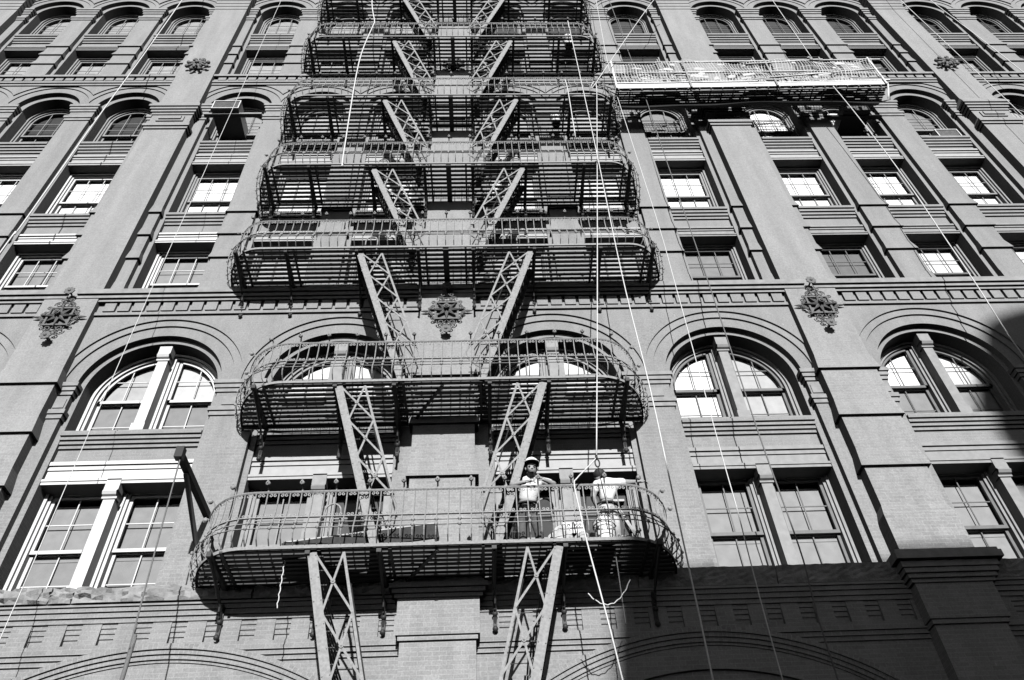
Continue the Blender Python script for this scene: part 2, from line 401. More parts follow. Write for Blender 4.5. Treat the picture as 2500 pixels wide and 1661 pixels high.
    # wall beside the arch: three oversailing courses then plain brick
    levels = [(5.47, 5.60, -0.29), (5.40, 5.47, -0.29 + 0.03), (5.33, 5.40, -0.23), (-1.6, 5.33, -0.20)]
    for za, zb, pl in levels:
        for s_ in range(len(xs_g) - 1):
            a, e2 = xs_g[s_], xs_g[s_ + 1]; la, le = max(za, fh(a)), max(za, fh(e2))
            if la < zb or le < zb: wall.face([(a, pl, min(la, zb)), (e2, pl, min(le, zb)), (e2, pl, zb), (a, pl, zb)])
        if pl > -0.28: wall.box(x0, X - 3.6, pl, 0.3, za, zb); wall.box(X + 3.6, x1, pl, 0.3, za, zb)
        else: wall.box(x0, X - 3.6, pl, 0.3, za, zb - 0.0005); wall.box(X + 3.6, x1, pl, 0.3, za, zb - 0.0005)
    for s_ in range(len(xs_g) - 1):      # undersides of those courses
        a, e2 = xs_g[s_], xs_g[s_ + 1]
        for zz, ya, yb in ((5.47, -0.29, -0.26), (5.40, -0.26, -0.23), (5.33, -0.23, -0.20)):
            if fh(a) < zz and fh(e2) < zz: wall.face([(a, ya, zz), (e2, ya, zz), (e2, yb, zz), (a, yb, zz)])
    # smooth field inside the broad arch with an inner moulding
    fi = arc(X, zc, 4.20, 4.20)
    wall.plate(xs_g, fi, ga[0], -0.18)
    wall.sheet(xs_g, fi, -0.18, -0.10)
    wall.plate(xs_g, const(-1.6), fi, -0.12)
# ledge of rough granite in blocks
gr = MB()
for b in BAYS:
    X = xb(b); x = X - 3.55
    if b <= 0:
        ends = [X - 3.55, X - 1.9, X - 1.55, X + 1.15, X + 3.55]
    else:
        ends = [X - 3.55, X - 0.9, X + 1.3, X + 3.55]
    for a, e in zip(ends, ends[1:]):
        nx = max(4, int((e - a) / 0.09)); nz = 6
        rough = 0.05 if b <= 0 else 0.012
        P = {}
        for i in range(nx + 1):
            for k in range(nz + 1):
                t = k / nz; zz = 6.205 + 0.265 * t
                bulge = -0.06 * math.sin(math.pi * (0.25 + 0.7 * t)) if b <= 0 else -0.10 * t
                yy = -0.40 + bulge + (rnd.uniform(-rough, rough) if 0 < k else 0)
                edge = 0 if (0 < i < nx) else 0.015
                P[i, k] = (a + 0.006 + (e - a - 0.012) * i / nx, yy + edge, zz + (rnd.uniform(-.02, .02) if 0 < k < nz and b <= 0 else 0))
        for i in range(nx):
            for k in range(nz): gr.face([P[i, k], P[i + 1, k], P[i + 1, k + 1], P[i, k + 1]], smooth=(b <= 0))
            gr.face([P[i, nz], P[i + 1, nz], (P[i + 1, nz][0], 0.5, 6.47), (P[i, nz][0], 0.5, 6.47)])
            gr.face([P[i, 0], P[i + 1, 0], (P[i + 1, 0][0], -0.2, 6.205), (P[i, 0][0], -0.2, 6.205)])
        for i in (0, nx):
            for k in range(nz): gr.face([P[i, k], P[i, k + 1], (P[i, k + 1][0], 0, P[i, k + 1][2]), (P[i, k][0], 0, P[i, k][2])])
wall.build('wall', 'brick', B); hdr.build('arch_ring', 'header', B); stone.build('moulding', 'stone', B); gr.build('ledge', 'granite', B)
# tall piers
def make_pier(x):
    p = MB(); h = PHW
    def band(z, hh, y, w, e=0.05): p.frustum(x - w - e, x + w + e, y - e, 0.2, z, z + hh, e)
    p.box(x - h, x + h, PY, 0.3, 10.76, 33)
    for za, zb, dw in ((9.55, 10.76, 0.0), (8.36, 9.55, 0.0), (6.55, 8.36, 0.0)):
        p.box(x - h, x + h, PY, 0.3, za, zb)
    for z in (10.745, 9.53, 8.355):
        p.frustum(x - h - 0.065, x + h + 0.065, PY - 0.065, 0.25, z, z + 0.42, 0.062)
    p.box(x - h - 0.055, x + h + 0.055, PY - 0.055, 0.25, 6.5, 7.35); p.frustum(x - h - 0.055, x + h + 0.055, PY - 0.055, 0.25, 7.351, 7.55, 0.05)
    # capital at the head of tier 3
    for z, hh, e in ((21.27, .10, .03), (21.37, .10, .07), (21.47, .10, .11), (21.57, .10, .15)): p.box(x - h - e, x + h + e, PY - e, 0.25, z, z + hh - .0005)
    p.frustum(x - h - 0.15, x + h + 0.15, PY - 0.15, 0.25, 21.67, 22.05, 0.145)
    for z, hh, e in ((20.46, .10, .04), (20.56, .12, .08)): p.box(x - h - e, x + h + e, PY - e, 0.25, z, z + hh - .0005)
    p.frustum(x - h - 0.08, x + h + 0.08, PY - 0.08, 0.25, 20.68, 20.84, 0.075)
    p.box(x - 0.38, x + 0.38, PY - 0.035, 0, 20.90, 21.16); p.box(x - 0.31, x + 0.31, PY - 0.07, 0, 20.97, 21.12)
    # banded head of tier 4
    for k in range(10): p.box(x - h - .012 * (k + 1), x + h + .012 * (k + 1), PY - 0.018 * (k + 1), 0.2, 29.0 + 0.22 * k, 29.215 + 0.22 * k)
    # base below the ledge
    hb = 0.62
    p.box(x - hb, x + hb, -0.52, 0.3, 5.57, 6.075)
    for z, hh, e in ((6.075, .06, .05), (6.135, .07, .09), (6.205, .08, .13)): p.box(x - hb - e, x + hb + e, -0.50 - e, 0.25, z, z + hh - .0005)
    for z, hh, e in ((5.50, .07, .0), (5.43, .07, -.03)): p.box(x - hb - e, x + hb + e, -0.52 - e, 0.25, z, z + hh - .0005)
    p.box(x - hb + 0.06, x + hb - 0.06, -0.45, 0.3, -1.6, 5.43)
    p.build('pier', 'pier', B)
    s = MB()
    if x > 0:
        s.box(x - 0.86, x + 0.86, -0.75, 0.25, 6.385, 6.50); s.box(x - 0.83, x + 0.83, -0.72, 0.25, 6.501, 6.56); s.box(x - .78, x + .78, -.66, .25, 6.286, 6.3845)
    else:
        s.box(x - 0.70, x + 0.70, -0.55, 0.25, 6.286, 6.56)
    s.build('pier_ledge', 'stone', B)
for b in BAYS + [4]: make_pier(xb(b) - 4.0)
# ------------------------------------------------------------------ windows
GY = 0.20     # face of the casing
def sash(parent, x0, x1, z0, fo, fi_, y, w, vb, hb, paint, arch=None, zs=None):
    mb = MB(); t = 0.045
    if arch is None:
        z1 = fo(0); mb.box(x0, x0 + w, y, y + t, z0, z1); mb.box(x1 - w, x1, y, y + t, z0, z1)
        mb.box(x0 + w, x1 - w, y, y + t, z0, z0 + w * 1.2); mb.box(x0 + w, x1 - w, y, y + t, z1 - w, z1)
    else:
        xc, ro, ri = arch
        xs = arcxs(xc, ri, max(x0, xc - ro), min(x1, xc + ro), 30)
        mb.plate(xs, lambda x: fi_(x) if x0 + 1e-6 < x < x1 - 1e-6 or True else 0, fo, y)
        mb.sheet([x for x in xs if abs(x - xc) <= ri + 1e-6], fi_, y, y + t)
        mb.box(x0, x1, y, y + t, z0, z0 + w * 1.2)
        if abs(x0 - (xc - ro)) < .01 and zs - z0 > .2:
            mb.box(x0, x0 + .05, y, y + .045, z0 + .0605, zs); mb.box(x1 - .05, x1, y, y + .045, z0 + .0605, zs)
        for xe, sg in ((x0, 1), (x1, -1)):
            if abs(xe - xc) < ri - 0.05: a, b_ = sorted((xe, xe + sg * w)); mb.box(a, b_, y, y + t, z0, min(fo(a), fo(b_)) - 0.004)
    for xv in vb: mb.box(xv - 0.010, xv + 0.010, y + 0.020, y + 0.036, z0 + w, fi_(xv) + 0.004)
    for zh in hb:
        a, b_ = x0 + w * .9, x1 - w * .9
        if arch is not None and zh > zs:
            rx, rz = arch[2], fi_(xc) - zs; d = rx * math.sqrt(max(0, 1 - ((zh - zs) / rz) ** 2)); a, b_ = max(a, xc - d), min(b_, xc + d)
        mb.box(a, b_, y + 0.021, y + 0.035, zh - 0.010, zh + 0.010)
    return mb.build('sash', paint, parent)
def pane(parent, x0, x1, z0, f, y, n=24):
    mb = MB(); xs = [x0 + (x1 - x0) * k / n for k in range(n + 1)]; mb.plate(xs, const(z0), f, y); return mb.build('pane', 'glass', parent)
def shade(parent, x0, x1, z0, f, y, val, gapL, gapR, name='shade', ztop=None):
    mb = MB(); n = 20; a, b_ = x0 + gapL, x1 - gapR; xs = [a + (b_ - a) * k / n for k in range(n + 1)]
    hi = f if ztop is None else (lambda x: min(f(x), ztop)); lo = lambda x: min(z0, hi(x))
    mb.plate(xs, lo, hi, y)
    return mb.build(name, blind(val), parent)
def visible(x, z):
    v = Vector((x, 0.2, z)) - CAM_LOC; d = v.dot(fw)
    if d < 1: return False
    u, w_ = v.dot(rt) / d * 27.793 / 36, v.dot(up) / d * 27.793 / 36
    return abs(u) < 0.57 and abs(w_) < 0.39
def window_rect(xc, hw, z0, zm, z1, ncols, paint, up_v, lo_v, cas='tan', gap=0.0):
    if not (visible(xc - hw, z1) or visible(xc + hw, z1) or visible(xc, z0)): return
    w = MB(); cs = 0.05
    # stepped casing
    for k, (o, y) in enumerate(((0.0, GY), (0.045, GY + 0.05))):
        a, e, zt = xc - hw + o, xc + hw - o, z1 + 0.10 - o
        w.box(a, a + cs, y, 0.55, z0 - 0.05, zt); w.box(e - cs, e, y, 0.55, z0 - 0.05, zt); w.box(a + cs, e - cs, y, 0.55, zt - cs, zt)
    W = w.build('window', cas, B)
    a, e = xc - hw + 0.095, xc + hw - 0.095
    yu, yl = GY + 0.09, GY + 0.15
    vb = [a + (e - a) * k / ncols for k in range(1, ncols)]
    s1 = sash(W, a, e, zm, const(z1), const(z1 - 0.05), yu, 0.05, vb, [zm + (z1 - zm) * 0.52], paint)
    s2 = sash(W, a, e, z0, const(zm + 0.04), const(zm), yl, 0.05, vb, [z0 + (zm - z0) * 0.5], paint)
    pane(W, a + .05, e - .05, zm + .05, const(z1 - .05), yu + .026, 1); pane(W, a + .05, e - .05, z0 + .05, const(zm), yl + .026, 1)
    yb = yl + 0.058
    shade(W, a, e, zm, const(z1), yb, up_v, gap, gap * 0.4); shade(W, a, e, z0, const(zm), yb + 0.01, lo_v, gap, gap * 0.4)
    return W
def window_arch(xc, hw, z0, zs, rz, zm, paint, up_v, lo_v, cas='tan', half=None):
    """round-headed sash window; half=(x0,x1) takes one light of a pair"""
    if not (visible(xc - hw, zs) or visible(xc + hw, zs) or visible(xc, z0)): return
    w = MB(); cs = 0.05
    for o, y in ((0.0, GY), (0.045, GY + 0.05)):
        f0, f1 = arc(xc, zs, hw - o, rz - o), arc(xc, zs, hw - o - cs, rz - o - cs)
        w.box(xc - hw + o, xc - hw + o + cs, y, 0.55, z0 - .05, zs); w.box(xc + hw - o - cs, xc + hw - o, y, 0.55, z0 - .05, zs)
        xs = sorted(set(arcxs(xc, hw - o - cs, xc - hw + o, xc + hw - o, 36) + arcxs(xc, hw - o, xc - hw + o, xc + hw - o, 36)))
        w.plate(xs, f1, f0, y); w.sheet(arcxs(xc, hw - o - cs, xc - hw + o + cs, xc + hw - o - cs, 36), f1, y, y + 0.3)
    W = w.build('window', cas, B)
    ri = hw - 0.095; rzz = rz - 0.095; fo = arc(xc, zs, ri, rzz); fi_ = arc(xc, zs, ri - .05, rzz - .05)
    a, e = xc - ri, xc + ri; yu, yl = GY + 0.09, GY + 0.15
    vb = [a + (e - a) * k / 3 for k in (1, 2)]
    hb = [zs] if abs(zs - zm) > 0.2 else []
    # upper sash: straight part below the springing then the round head
    s = sash(W, a, e, zm, fo, fi_, yu, 0.05, vb, hb + [(zs + zm) / 2] * (1 if zs - zm > 0.55 else 0), paint, (xc, ri, ri - .05), zs)
    
    sash(W, a, e, z0, const(zm + .04), const(zm), yl, .05, vb, [z0 + (zm - z0) * .5], paint)
    pane(W, a + .05, e - .05, zm + .05, fi_, yu + .026, 24); pane(W, a + .05, e - .05, z0 + .05, const(zm), yl + .026, 1)
    yb = yl + 0.058
    shade(W, a, e, zm, fo, yb, up_v, 0.01, 0.01); shade(W, a, e, z0, const(zm), yb + .01, lo_v, .01, .01)
    return W
def mullion(W, x, z0, z1, paint, cap):
    mb = MB(); mb.box(x - .10, x + .10, -0.03, 0.5, z0 + 0.22, z1); mb.box(x - .125, x + .125, -0.055, 0.3, z0, z0 + .22)
    zc = z1 - cap
    mb.box(x - .125, x + .125, -0.10, 0.1, zc + .13, z1 - .001)
    pts = [(-0.10, zc + .13), (-0.13, zc + .08), (-0.10, zc + .03), (-0.06, zc + .01)]
    for (ya, za), (yb, zb) in zip(pts, pts[1:]):
        mb.face([(x - .12, ya, za), (x + .12, ya, za), (x + .12, yb, zb), (x - .12, yb, zb)])
    mb.box(x - .13, x + .13, -0.055, 0.1, zc - .03, zc + .01)
    mb.build('mullion', paint, W)
def window_pair(xc, hw, z0, zm, z1, paint, ul, ur, ll, lr, cas, arched=False, sidegap=0.06):
    if not (visible(xc - hw, z1) or visible(xc + hw, z1) or visible(xc, z0)): return
    w = MB(); cs = 0.055; zs = 10.90
    for o, y in ((0.0, GY), (0.05, GY + 0.05)):
        if arched:
            w.box(xc - hw + o, xc - hw + o + cs, y, .55, z0 - .05, zs); w.box(xc + hw - o - cs, xc + hw - o, y, .55, z0 - .05, zs)
            f0, f1 = arc(xc, zs, hw - o, hw - o), arc(xc, zs, hw - o - cs, hw - o - cs)
            xs = sorted(set(arcxs(xc, hw - o - cs, xc - hw + o, xc + hw - o, 44) + arcxs(xc, hw - o, xc - hw + o, xc + hw - o, 44)))
            w.plate(xs, f1, f0, y); w.sheet(arcxs(xc, hw - o - cs, xc - hw + o + cs, xc + hw - o - cs, 44), f1, y, y + .3)
        else:
            a, e, zt = xc - hw + o, xc + hw - o, z1 + .10 - o
            w.box(a, a + cs, y, .55, z0 - .05, zt); w.box(e - cs, e, y, .55, z0 - .05, zt); w.box(a + cs, e - cs, y, .55, zt - cs, zt)
        for sg in (-1, 1):
            a, b_ = sorted((xc + sg * .10, xc + sg * (.10 + .05 + o))); zt = z1 + .04 if not arched else 12.02 - o
            w.box(a, b_, y + .001, .5, z0 - .05, zt)
    W = w.build('window', cas, B)
    yu, yl = GY + 0.10, GY + 0.16; yb = yl + .062
    for sg, uv_, lv in ((-1, ul, ll), (1, ur, lr)):
        a, e = (xc - hw + .105, xc - .205) if sg < 0 else (xc + .205, xc + hw - .105)
        vb = [(a + e) / 2]
        if arched:
            ri = hw - .105; fo = arc(xc, zs, ri, ri); fi_ = arc(xc, zs, ri - .055, ri - .055)
            sash(W, a, e, zm, fo, fi_, yu, .055, vb, [zm + .58], paint, (xc, ri, ri - .055), zs)
            pane(W, a + .02, e - .02, zm + .05, fi_, yu + .026, 24)
            shade(W, a, e, zm, fo, yb, uv_, sidegap if sg < 0 else .0, .0 if sg < 0 else sidegap)
        else:
            sash(W, a, e, zm, const(z1), const(z1 - .055), yu, .055, vb, [zm + (z1 - zm) * .5], paint)
            pane(W, a + .05, e - .05, zm + .05, const(z1 - .05), yu + .026, 1)
            shade(W, a, e, zm - .1, const(z1 - .12), yb, uv_, sidegap, sidegap)
        sash(W, a, e, z0, const(zm + .04), const(zm), yl, .055, vb, [z0 + (zm - z0) * .45], paint)
        pane(W, a + .05, e - .05, z0 + .05, const(zm), yl + .026, 1)
        shade(W, a, e, z0, const(zm), yb + .01, lv, sidegap * .7, sidegap * .7)
    if arched: mullion(W, xc, z0 - .02, 12.10, cas, .33)
    else: mullion(W, xc, z0 - .02, 8.76, cas, .36)
    return W
def lintel(xc, hw, z0, z1, paint, deep=-0.10, zb=None):
    """moulded iron beam over an opening with its deep soffit"""
    mb = MB(); h = z1 - z0
    mb.box(xc - hw, xc + hw, deep + .02, 0.55, z0, z0 + h * .12); mb.box(xc - hw, xc + hw, deep, 0.3, z0 + h * .1205, z0 + h * .22)
    mb.box(xc - hw, xc + hw, -0.03, 0.55, z0 + h * .2205, z0 + h * .66)
    mb.box(xc - hw, xc + hw, -0.055, 0.3, z0 + h * .6605, z0 + h * .76); mb.box(xc - hw, xc + hw, -0.04, 0.3, z0 + h * .7605, z0 + h * .86); mb.box(xc - hw, xc + hw, -0.075, 0.3, z0 + h * .8605, z1 + .01)
    mb.build('lintel', paint, B)
G_ = {'white': ('white', 'white')}
for b in BAYS:
    X = xb(b)
    for i, c in enumerate(T2C):
        whiteish = (b == 0 and i == 0) or b < 0
        pt, cs_, lt = ('white', 'white', 'white') if whiteish else ('brown', 'tan', 'tan')
        if b == 0 and i == 1 or b == 1 and i == 0: pt, cs_, lt = 'tan', 'tan', 'cream'
        lintel(X + c, 1.275, 8.67, 9.165, lt, -0.10)
        f2 = {(-1, 1): (.22, .22, .22, .22), (0, 0): (.25, .24, .23, .24), (0, 1): (.24, .10, .26, .24), (1, 0): (.07, .10, .2, .22), (1, 1): (.27, .27, .27, .27), (2, 0): (.27, .28, .27, .28), (2, 1): (.2, .2, .2, .2)}.get((b, i), (.2, .2, .2, .2))
        window_pair(X + c, 1.27, 6.50, 7.52, 8.66, pt, f2[0], f2[1], f2[2], f2[3], cs_)
        f3 = {(0, 0): (.38, .52, .23, .22), (0, 1): (.62, .62, .25, .25), (1, 0): (.62, .62, .25, .25), (1, 1): (.78, .42, .74, .42), (2, 0): (.80, .60, .24, .26)}.get((b, i), (.35, .4, .25, .25))
        window_pair(X + c, 1.27, 9.88, 10.90, 12.05, pt, f3[0], f3[1], f3[2], f3[3], cs_, arched=True, sidegap=.04)
    for i, c in enumerate(T3C):
        x = X + c
        v4 = {(-1, 2): .24, (0, 0): .26, (1, 2): .22, (2, 0): .15, (2, 1): .60, (2, 2): .62, (-1, 1): .3}.get((b, i), .4)
        v4l = {(0, 0): .20, (-1, 2): .2, (1, 2): .2, (2, 0): .17}.get((b, i), v4)
        lw = b < 0 or (b == 0 and i == 0)
        lintel(x, .72, 15.715, 16.115, 'white' if lw else ('cream' if b == 0 or b == 1 and i < 2 else 'tan'), -0.10)
        window_rect(x, .715, 13.50, 14.56, 15.62, 3, 'white' if lw else 'brown', v4, v4l, 'white' if lw else 'tan', gap=.03)
        v5 = {(-1, 1): .76, (-1, 2): .80, (0, 0): .80, (1, 2): .82, (2, 0): .80, (2, 1): .80, (2, 2): .72}.get((b, i), .6)
        lintel(x, .72, 19.26, 19.755, 'cream', -0.09)
        window_rect(x, .715, 16.95, 17.97, 19.14, 3, 'white' if b < 0 else 'tan', v5, v5 * .97, 'white' if b < 0 else 'tan', gap=.0)
        v6 = {(-1, 0): (.06, .12), (-1, 1): (.06, .10), (-1, 2): (.06, .10), (0, 0): (.28, .30), (1, 2): (.24, .30), (2, 0): (.80, .74), (2, 1): (.66, .06), (2, 2): (.22, .36), (3, 0): (.40, .62)}.get((b, i), (.4, .4))  # near-black values paint the darkness of unlit rooms
        window_arch(x, .735, 20.44, 22.2, .76, 21.44, 'tan', v6[0], v6[1], 'tan')
        v7 = .42 if b <= 0 else {(1, 2): .13, (2, 2): .15, (3, 0): .34}.get((b, i), .14)
        lintel(x, .72, 26.55, 26.83, 'cream', -0.08)
        window_rect(x, .715, 23.95, 25.1, 26.4, 3, 'tan' if b <= 0 else 'brown', v7 * .85, v7 * 1.3, 'tan', gap=.0)
        v8 = (.33, .42) if b <= 0 else (.085, .11)
        window_arch(x, .735, 27.7, 29.42, .78, 28.62, 'tan' if b <= 0 else 'brown', v8[0], v8[1], 'tan')
# ------------------------------------------------------------------ iron fire escape
FE = thing('fire_escape', 'wrought iron fire escape of stacked balconies joined by steep lattice stairs', 'fire escape', (0, 0, 0))
def plan_path(Wd, xs, D, n=16, ex=0.85):
    L = []
    for k in range(n + 1):
        t = math.pi / 2 * k / n
        L.append((-(xs + (Wd - xs) * math.cos(t) ** ex), -D * math.sin(t) ** ex if k else 0.0))
    return L + [(-x, y) for x, y in L[::-1]]
def resample(path, step, y_min=-0.06):
    P = [Vector((x, y)) for x, y in path]; d = [0]
    for a, b in zip(P, P[1:]): d.append(d[-1] + (b - a).length)
    tot = d[-1]; s0 = 0.28; n = int(round((tot - 2 * s0) / step)); out = []
    for k in range(n + 1):
        s = s0 + (tot - 2 * s0) * k / n; i = 0
        while i < len(d) - 2 and d[i + 1] < s: i += 1
        t = (s - d[i]) / max(1e-9, d[i + 1] - d[i]); p = P[i].lerp(P[i + 1], t); tn = (P[i + 1] - P[i]).normalized()
        out.append((p, Vector((tn.y, -tn.x))))
    # outward = away from wall centre
    res = []
    for p, nn in out:
        if nn.y > 0.001 or (abs(nn.y) < 0.2 and nn.x * p.x < 0): nn = -nn
        res.append((p, nn))
    return res
PROF = [(0.00, 0.0), (0.05, .085), (0.12, .13), (0.20, .13), (0.30, .085), (0.42, .035), (0.56, .0), (0.75, -.012), (0.93, .0)]
def dprof(z):
    for (a, da), (b, db) in zip(PROF, PROF[1:]):
        if z <= b: return da + (db - da) * (z - a) / (b - a)
    return 0.0
def spiral2(cx, cz, r, a0, turns, n=9, inner=.35):
    return [(cx + r * (1 - (1 - inner) * t) * math.cos(a0 + turns * 2 * math.pi * t), cz + r * (1 - (1 - inner) * t) * math.sin(a0 + turns * 2 * math.pi * t)) for t in (k / n for k in range(n + 1))]
def make_balcony(z, Wd, xs, D, bx):
    path = plan_path(Wd, xs, D)
    # platform: fascia + slats + bearers
    f = MB()
    for (a, b_) in zip(path, path[1:]):
        A, Bv = Vector(a), Vector(b_)
        n_ = Vector(((Bv - A).y, -(Bv - A).x)).normalized()
        if n_.dot(Vector(((A.x + Bv.x) / 2 * .3, -1))) < 0: n_ = -n_
        A2, B2 = A - n_ * .03, Bv - n_ * .03
        f.face([(A.x, A.y, z), (Bv.x, Bv.y, z), (Bv.x, Bv.y, z + .055), (A.x, A.y, z + .055)])
        f.face([(A2.x, A2.y, z), (B2.x, B2.y, z), (B2.x, B2.y, z + .055), (A2.x, A2.y, z + .055)])
        f.face([(A.x, A.y, z), (Bv.x, Bv.y, z), (B2.x, B2.y, z), (A2.x, A2.y, z)])
        f.face([(A.x, A.y, z + .055), (Bv.x, Bv.y, z + .055), (B2.x, B2.y, z + .055), (A2.x, A2.y, z + .055)])
    P = f.build('platform', 'ironlight', FE)
    s = MB(); y = -D + .09; k = 0
    def xw(yy):
        for (xa, ya), (xb_, yb_) in zip(path[:18], path[1:18]):
            if yb_ <= yy <= ya: return abs(xa + (xb_ - xa) * (ya - yy) / max(1e-9, ya - yb_))
        return xs
    while y < -.20:
        w = xw(y) - .03; jit = .003 * math.sin(k * 7.3)
        segs = [(-w, w)] if y < -.56 else [(-w, -.66), (.66, w)]
        if y > -.32: segs = []
        for a, b_ in segs: s.box(a, b_, y + jit, y + .052 + jit, z + .012, z + .054)
        y += .1165; k += 1
    s.build('slat_floor', 'ironshade', P)
    be = MB()
    y_end = -.36
    for x in sorted(bx):
        be.box(x - .035, x + .035, -D + .03, -.28, z - .07, z + .011)
    ex = []
    for x in sorted(bx): ex += [x + .16 * (1 if x < 0 else -1)]
    for x in ex: be.box(x - .022, x + .022, -D + .04, -.40, z - .02, z + .0115)
    if Wd > 4: be.box(-.06, .06, -D + .04, -.47, z - .05, z + .0115)
    else: be.bar((-.5, -.52, z - .03), (0.02, -D + .1, z - .03), .05, .03, (0, 0, 1))
    be.box(-Wd + .03, -.62, -.335, -.30, z - .03, z + .0115); be.box(.62, Wd - .03, -.335, -.30, z - .03, z + .0115)
    be.build('bearer', 'ironshade', P)
    # brackets
    for x in sorted(bx):
        yw = PY - .005 if abs(x) < .6 else -.30
        br = MB(); br.box(x - .03, x + .03, yw - .045, yw, z - .76, z - .02)
        pts = []
        for k in range(9):
            t = k / 8; pts.append((x, yw - .03 - (D + yw - .12) * (t ** 1.7), z - .66 + .60 * (t ** .62)))
        br.tube(pts, .026, 5)
        c1 = [(x, yw - .16 + (u - 0) * 1, v) for u, v in spiral2(0, z - .38, .11, -1.6, 1.3)]
        br.tube(c1, .014, 4)
        c2 = [(x, yw - .45 + u, v) for u, v in spiral2(0, z - .16, .085, 3.0, -1.2)]
        br.tube(c2, .012, 4)
        br.ball((x, yw - .07, z - .52), .046); br.ball((x, yw - .05, z - .75), .045)
        br.ball((x, yw - .08, z - .30), .035, sc=(1, 1, 1.8))
        br.build('bracket', 'ironshade', P)
    # railing
    r = MB(); zf = z + .055
    BP = resample(path, .173)
    def pt(p, n, h): d = dprof(h); return (p.x + n.x * d, p.y + n.y * d, zf + h * (.93 / .93))
    for h, rad, nn in ((.93, .021, 5), (.46, .016, 4), (.335, .009, 4), (.215, .009, 4)):
        line = [pt(p, n, h) for p, n in BP]
        line = [(line[0][0], -.02, line[0][2])] + line + [(line[-1][0], -.02, line[-1][2])]
        r.tube(line, rad, nn)
    hs = [0.0, .06, .13, .21, .30, .42, .58, .76, .93]
    for i, (p, n) in enumerate(BP):
        r.tube([pt(p, n, h) for h in hs], .0105, 4, caps=False)
        if i % 2 == 0:
            for h in (.335, .215):
                q = pt(p, n, h); r.ball((q[0] + n.x * .01, q[1] + n.y * .01, q[2]), .031, 6, 4)
    # scrolls under the hand rail and over the middle rail
    for i in range(len(BP) - 1):
        (p, n), (q, m2) = BP[i], BP[i + 1]
        for hh, up_ in ((.90, -1), (.485, 1)):
            for A, nA, Bq in ((p, n, q), (q, m2, p)):
                seg = []
                for u, v in spiral2(.052, 0, .030, math.pi * .5, -1.05, 7, .25): seg.append((u, v))
                base = [(0.004, 0.052), (.02, .046)] if False else []
                L = []
                for u, v in base + seg:
                    t = u / .173; P2 = A.lerp(Bq, t); h = hh + up_ * (.022 - v)
                    d = dprof(h); L.append((P2.x + nA.x * d, P2.y + nA.y * d, zf + h))
                r.tube(L, .0085, 3, caps=False)
    # curled finials standing on the rail
    k0 = (len(BP) // 2) % 3
    for i, (p, n) in enumerate(BP):
        if i % 3 != k0: continue
        base = pt(p, n, .93); L = [(0, 0), (.015, .07), (.05, .125), (.095, .14)] + [(.095 + a, .105 + b_) for a, b_ in spiral2(0, 0, .050, math.pi / 2, -1.1, 8, .25)]
        r.tube([(base[0] + n.x * a, base[1] + n.y * a, base[2] + b_) for a, b_ in L], .013, 5)
        r.ball((base[0] + n.x * .095, base[1] + n.y * .095, base[2] + .105), .04, 8, 6)
    r.build('railing', 'iron', P)
    return P
ZF = [6.385, 9.68, 13.48, 16.775, 20.28, 24.105, 27.9]
BX_N = (-3.27, -1.86, -.83, .85, 1.90, 3.30); BX_W = (-4.37, -3.33, -1.86, -.58, .58, 1.87, 3.28, 4.41)
for i, z in enumerate(ZF):
    if i < 2: make_balcony(z, 3.75, 2.72, 1.50, BX_N)
    else: make_balcony(z, 4.71, 3.85, 1.545, BX_W)
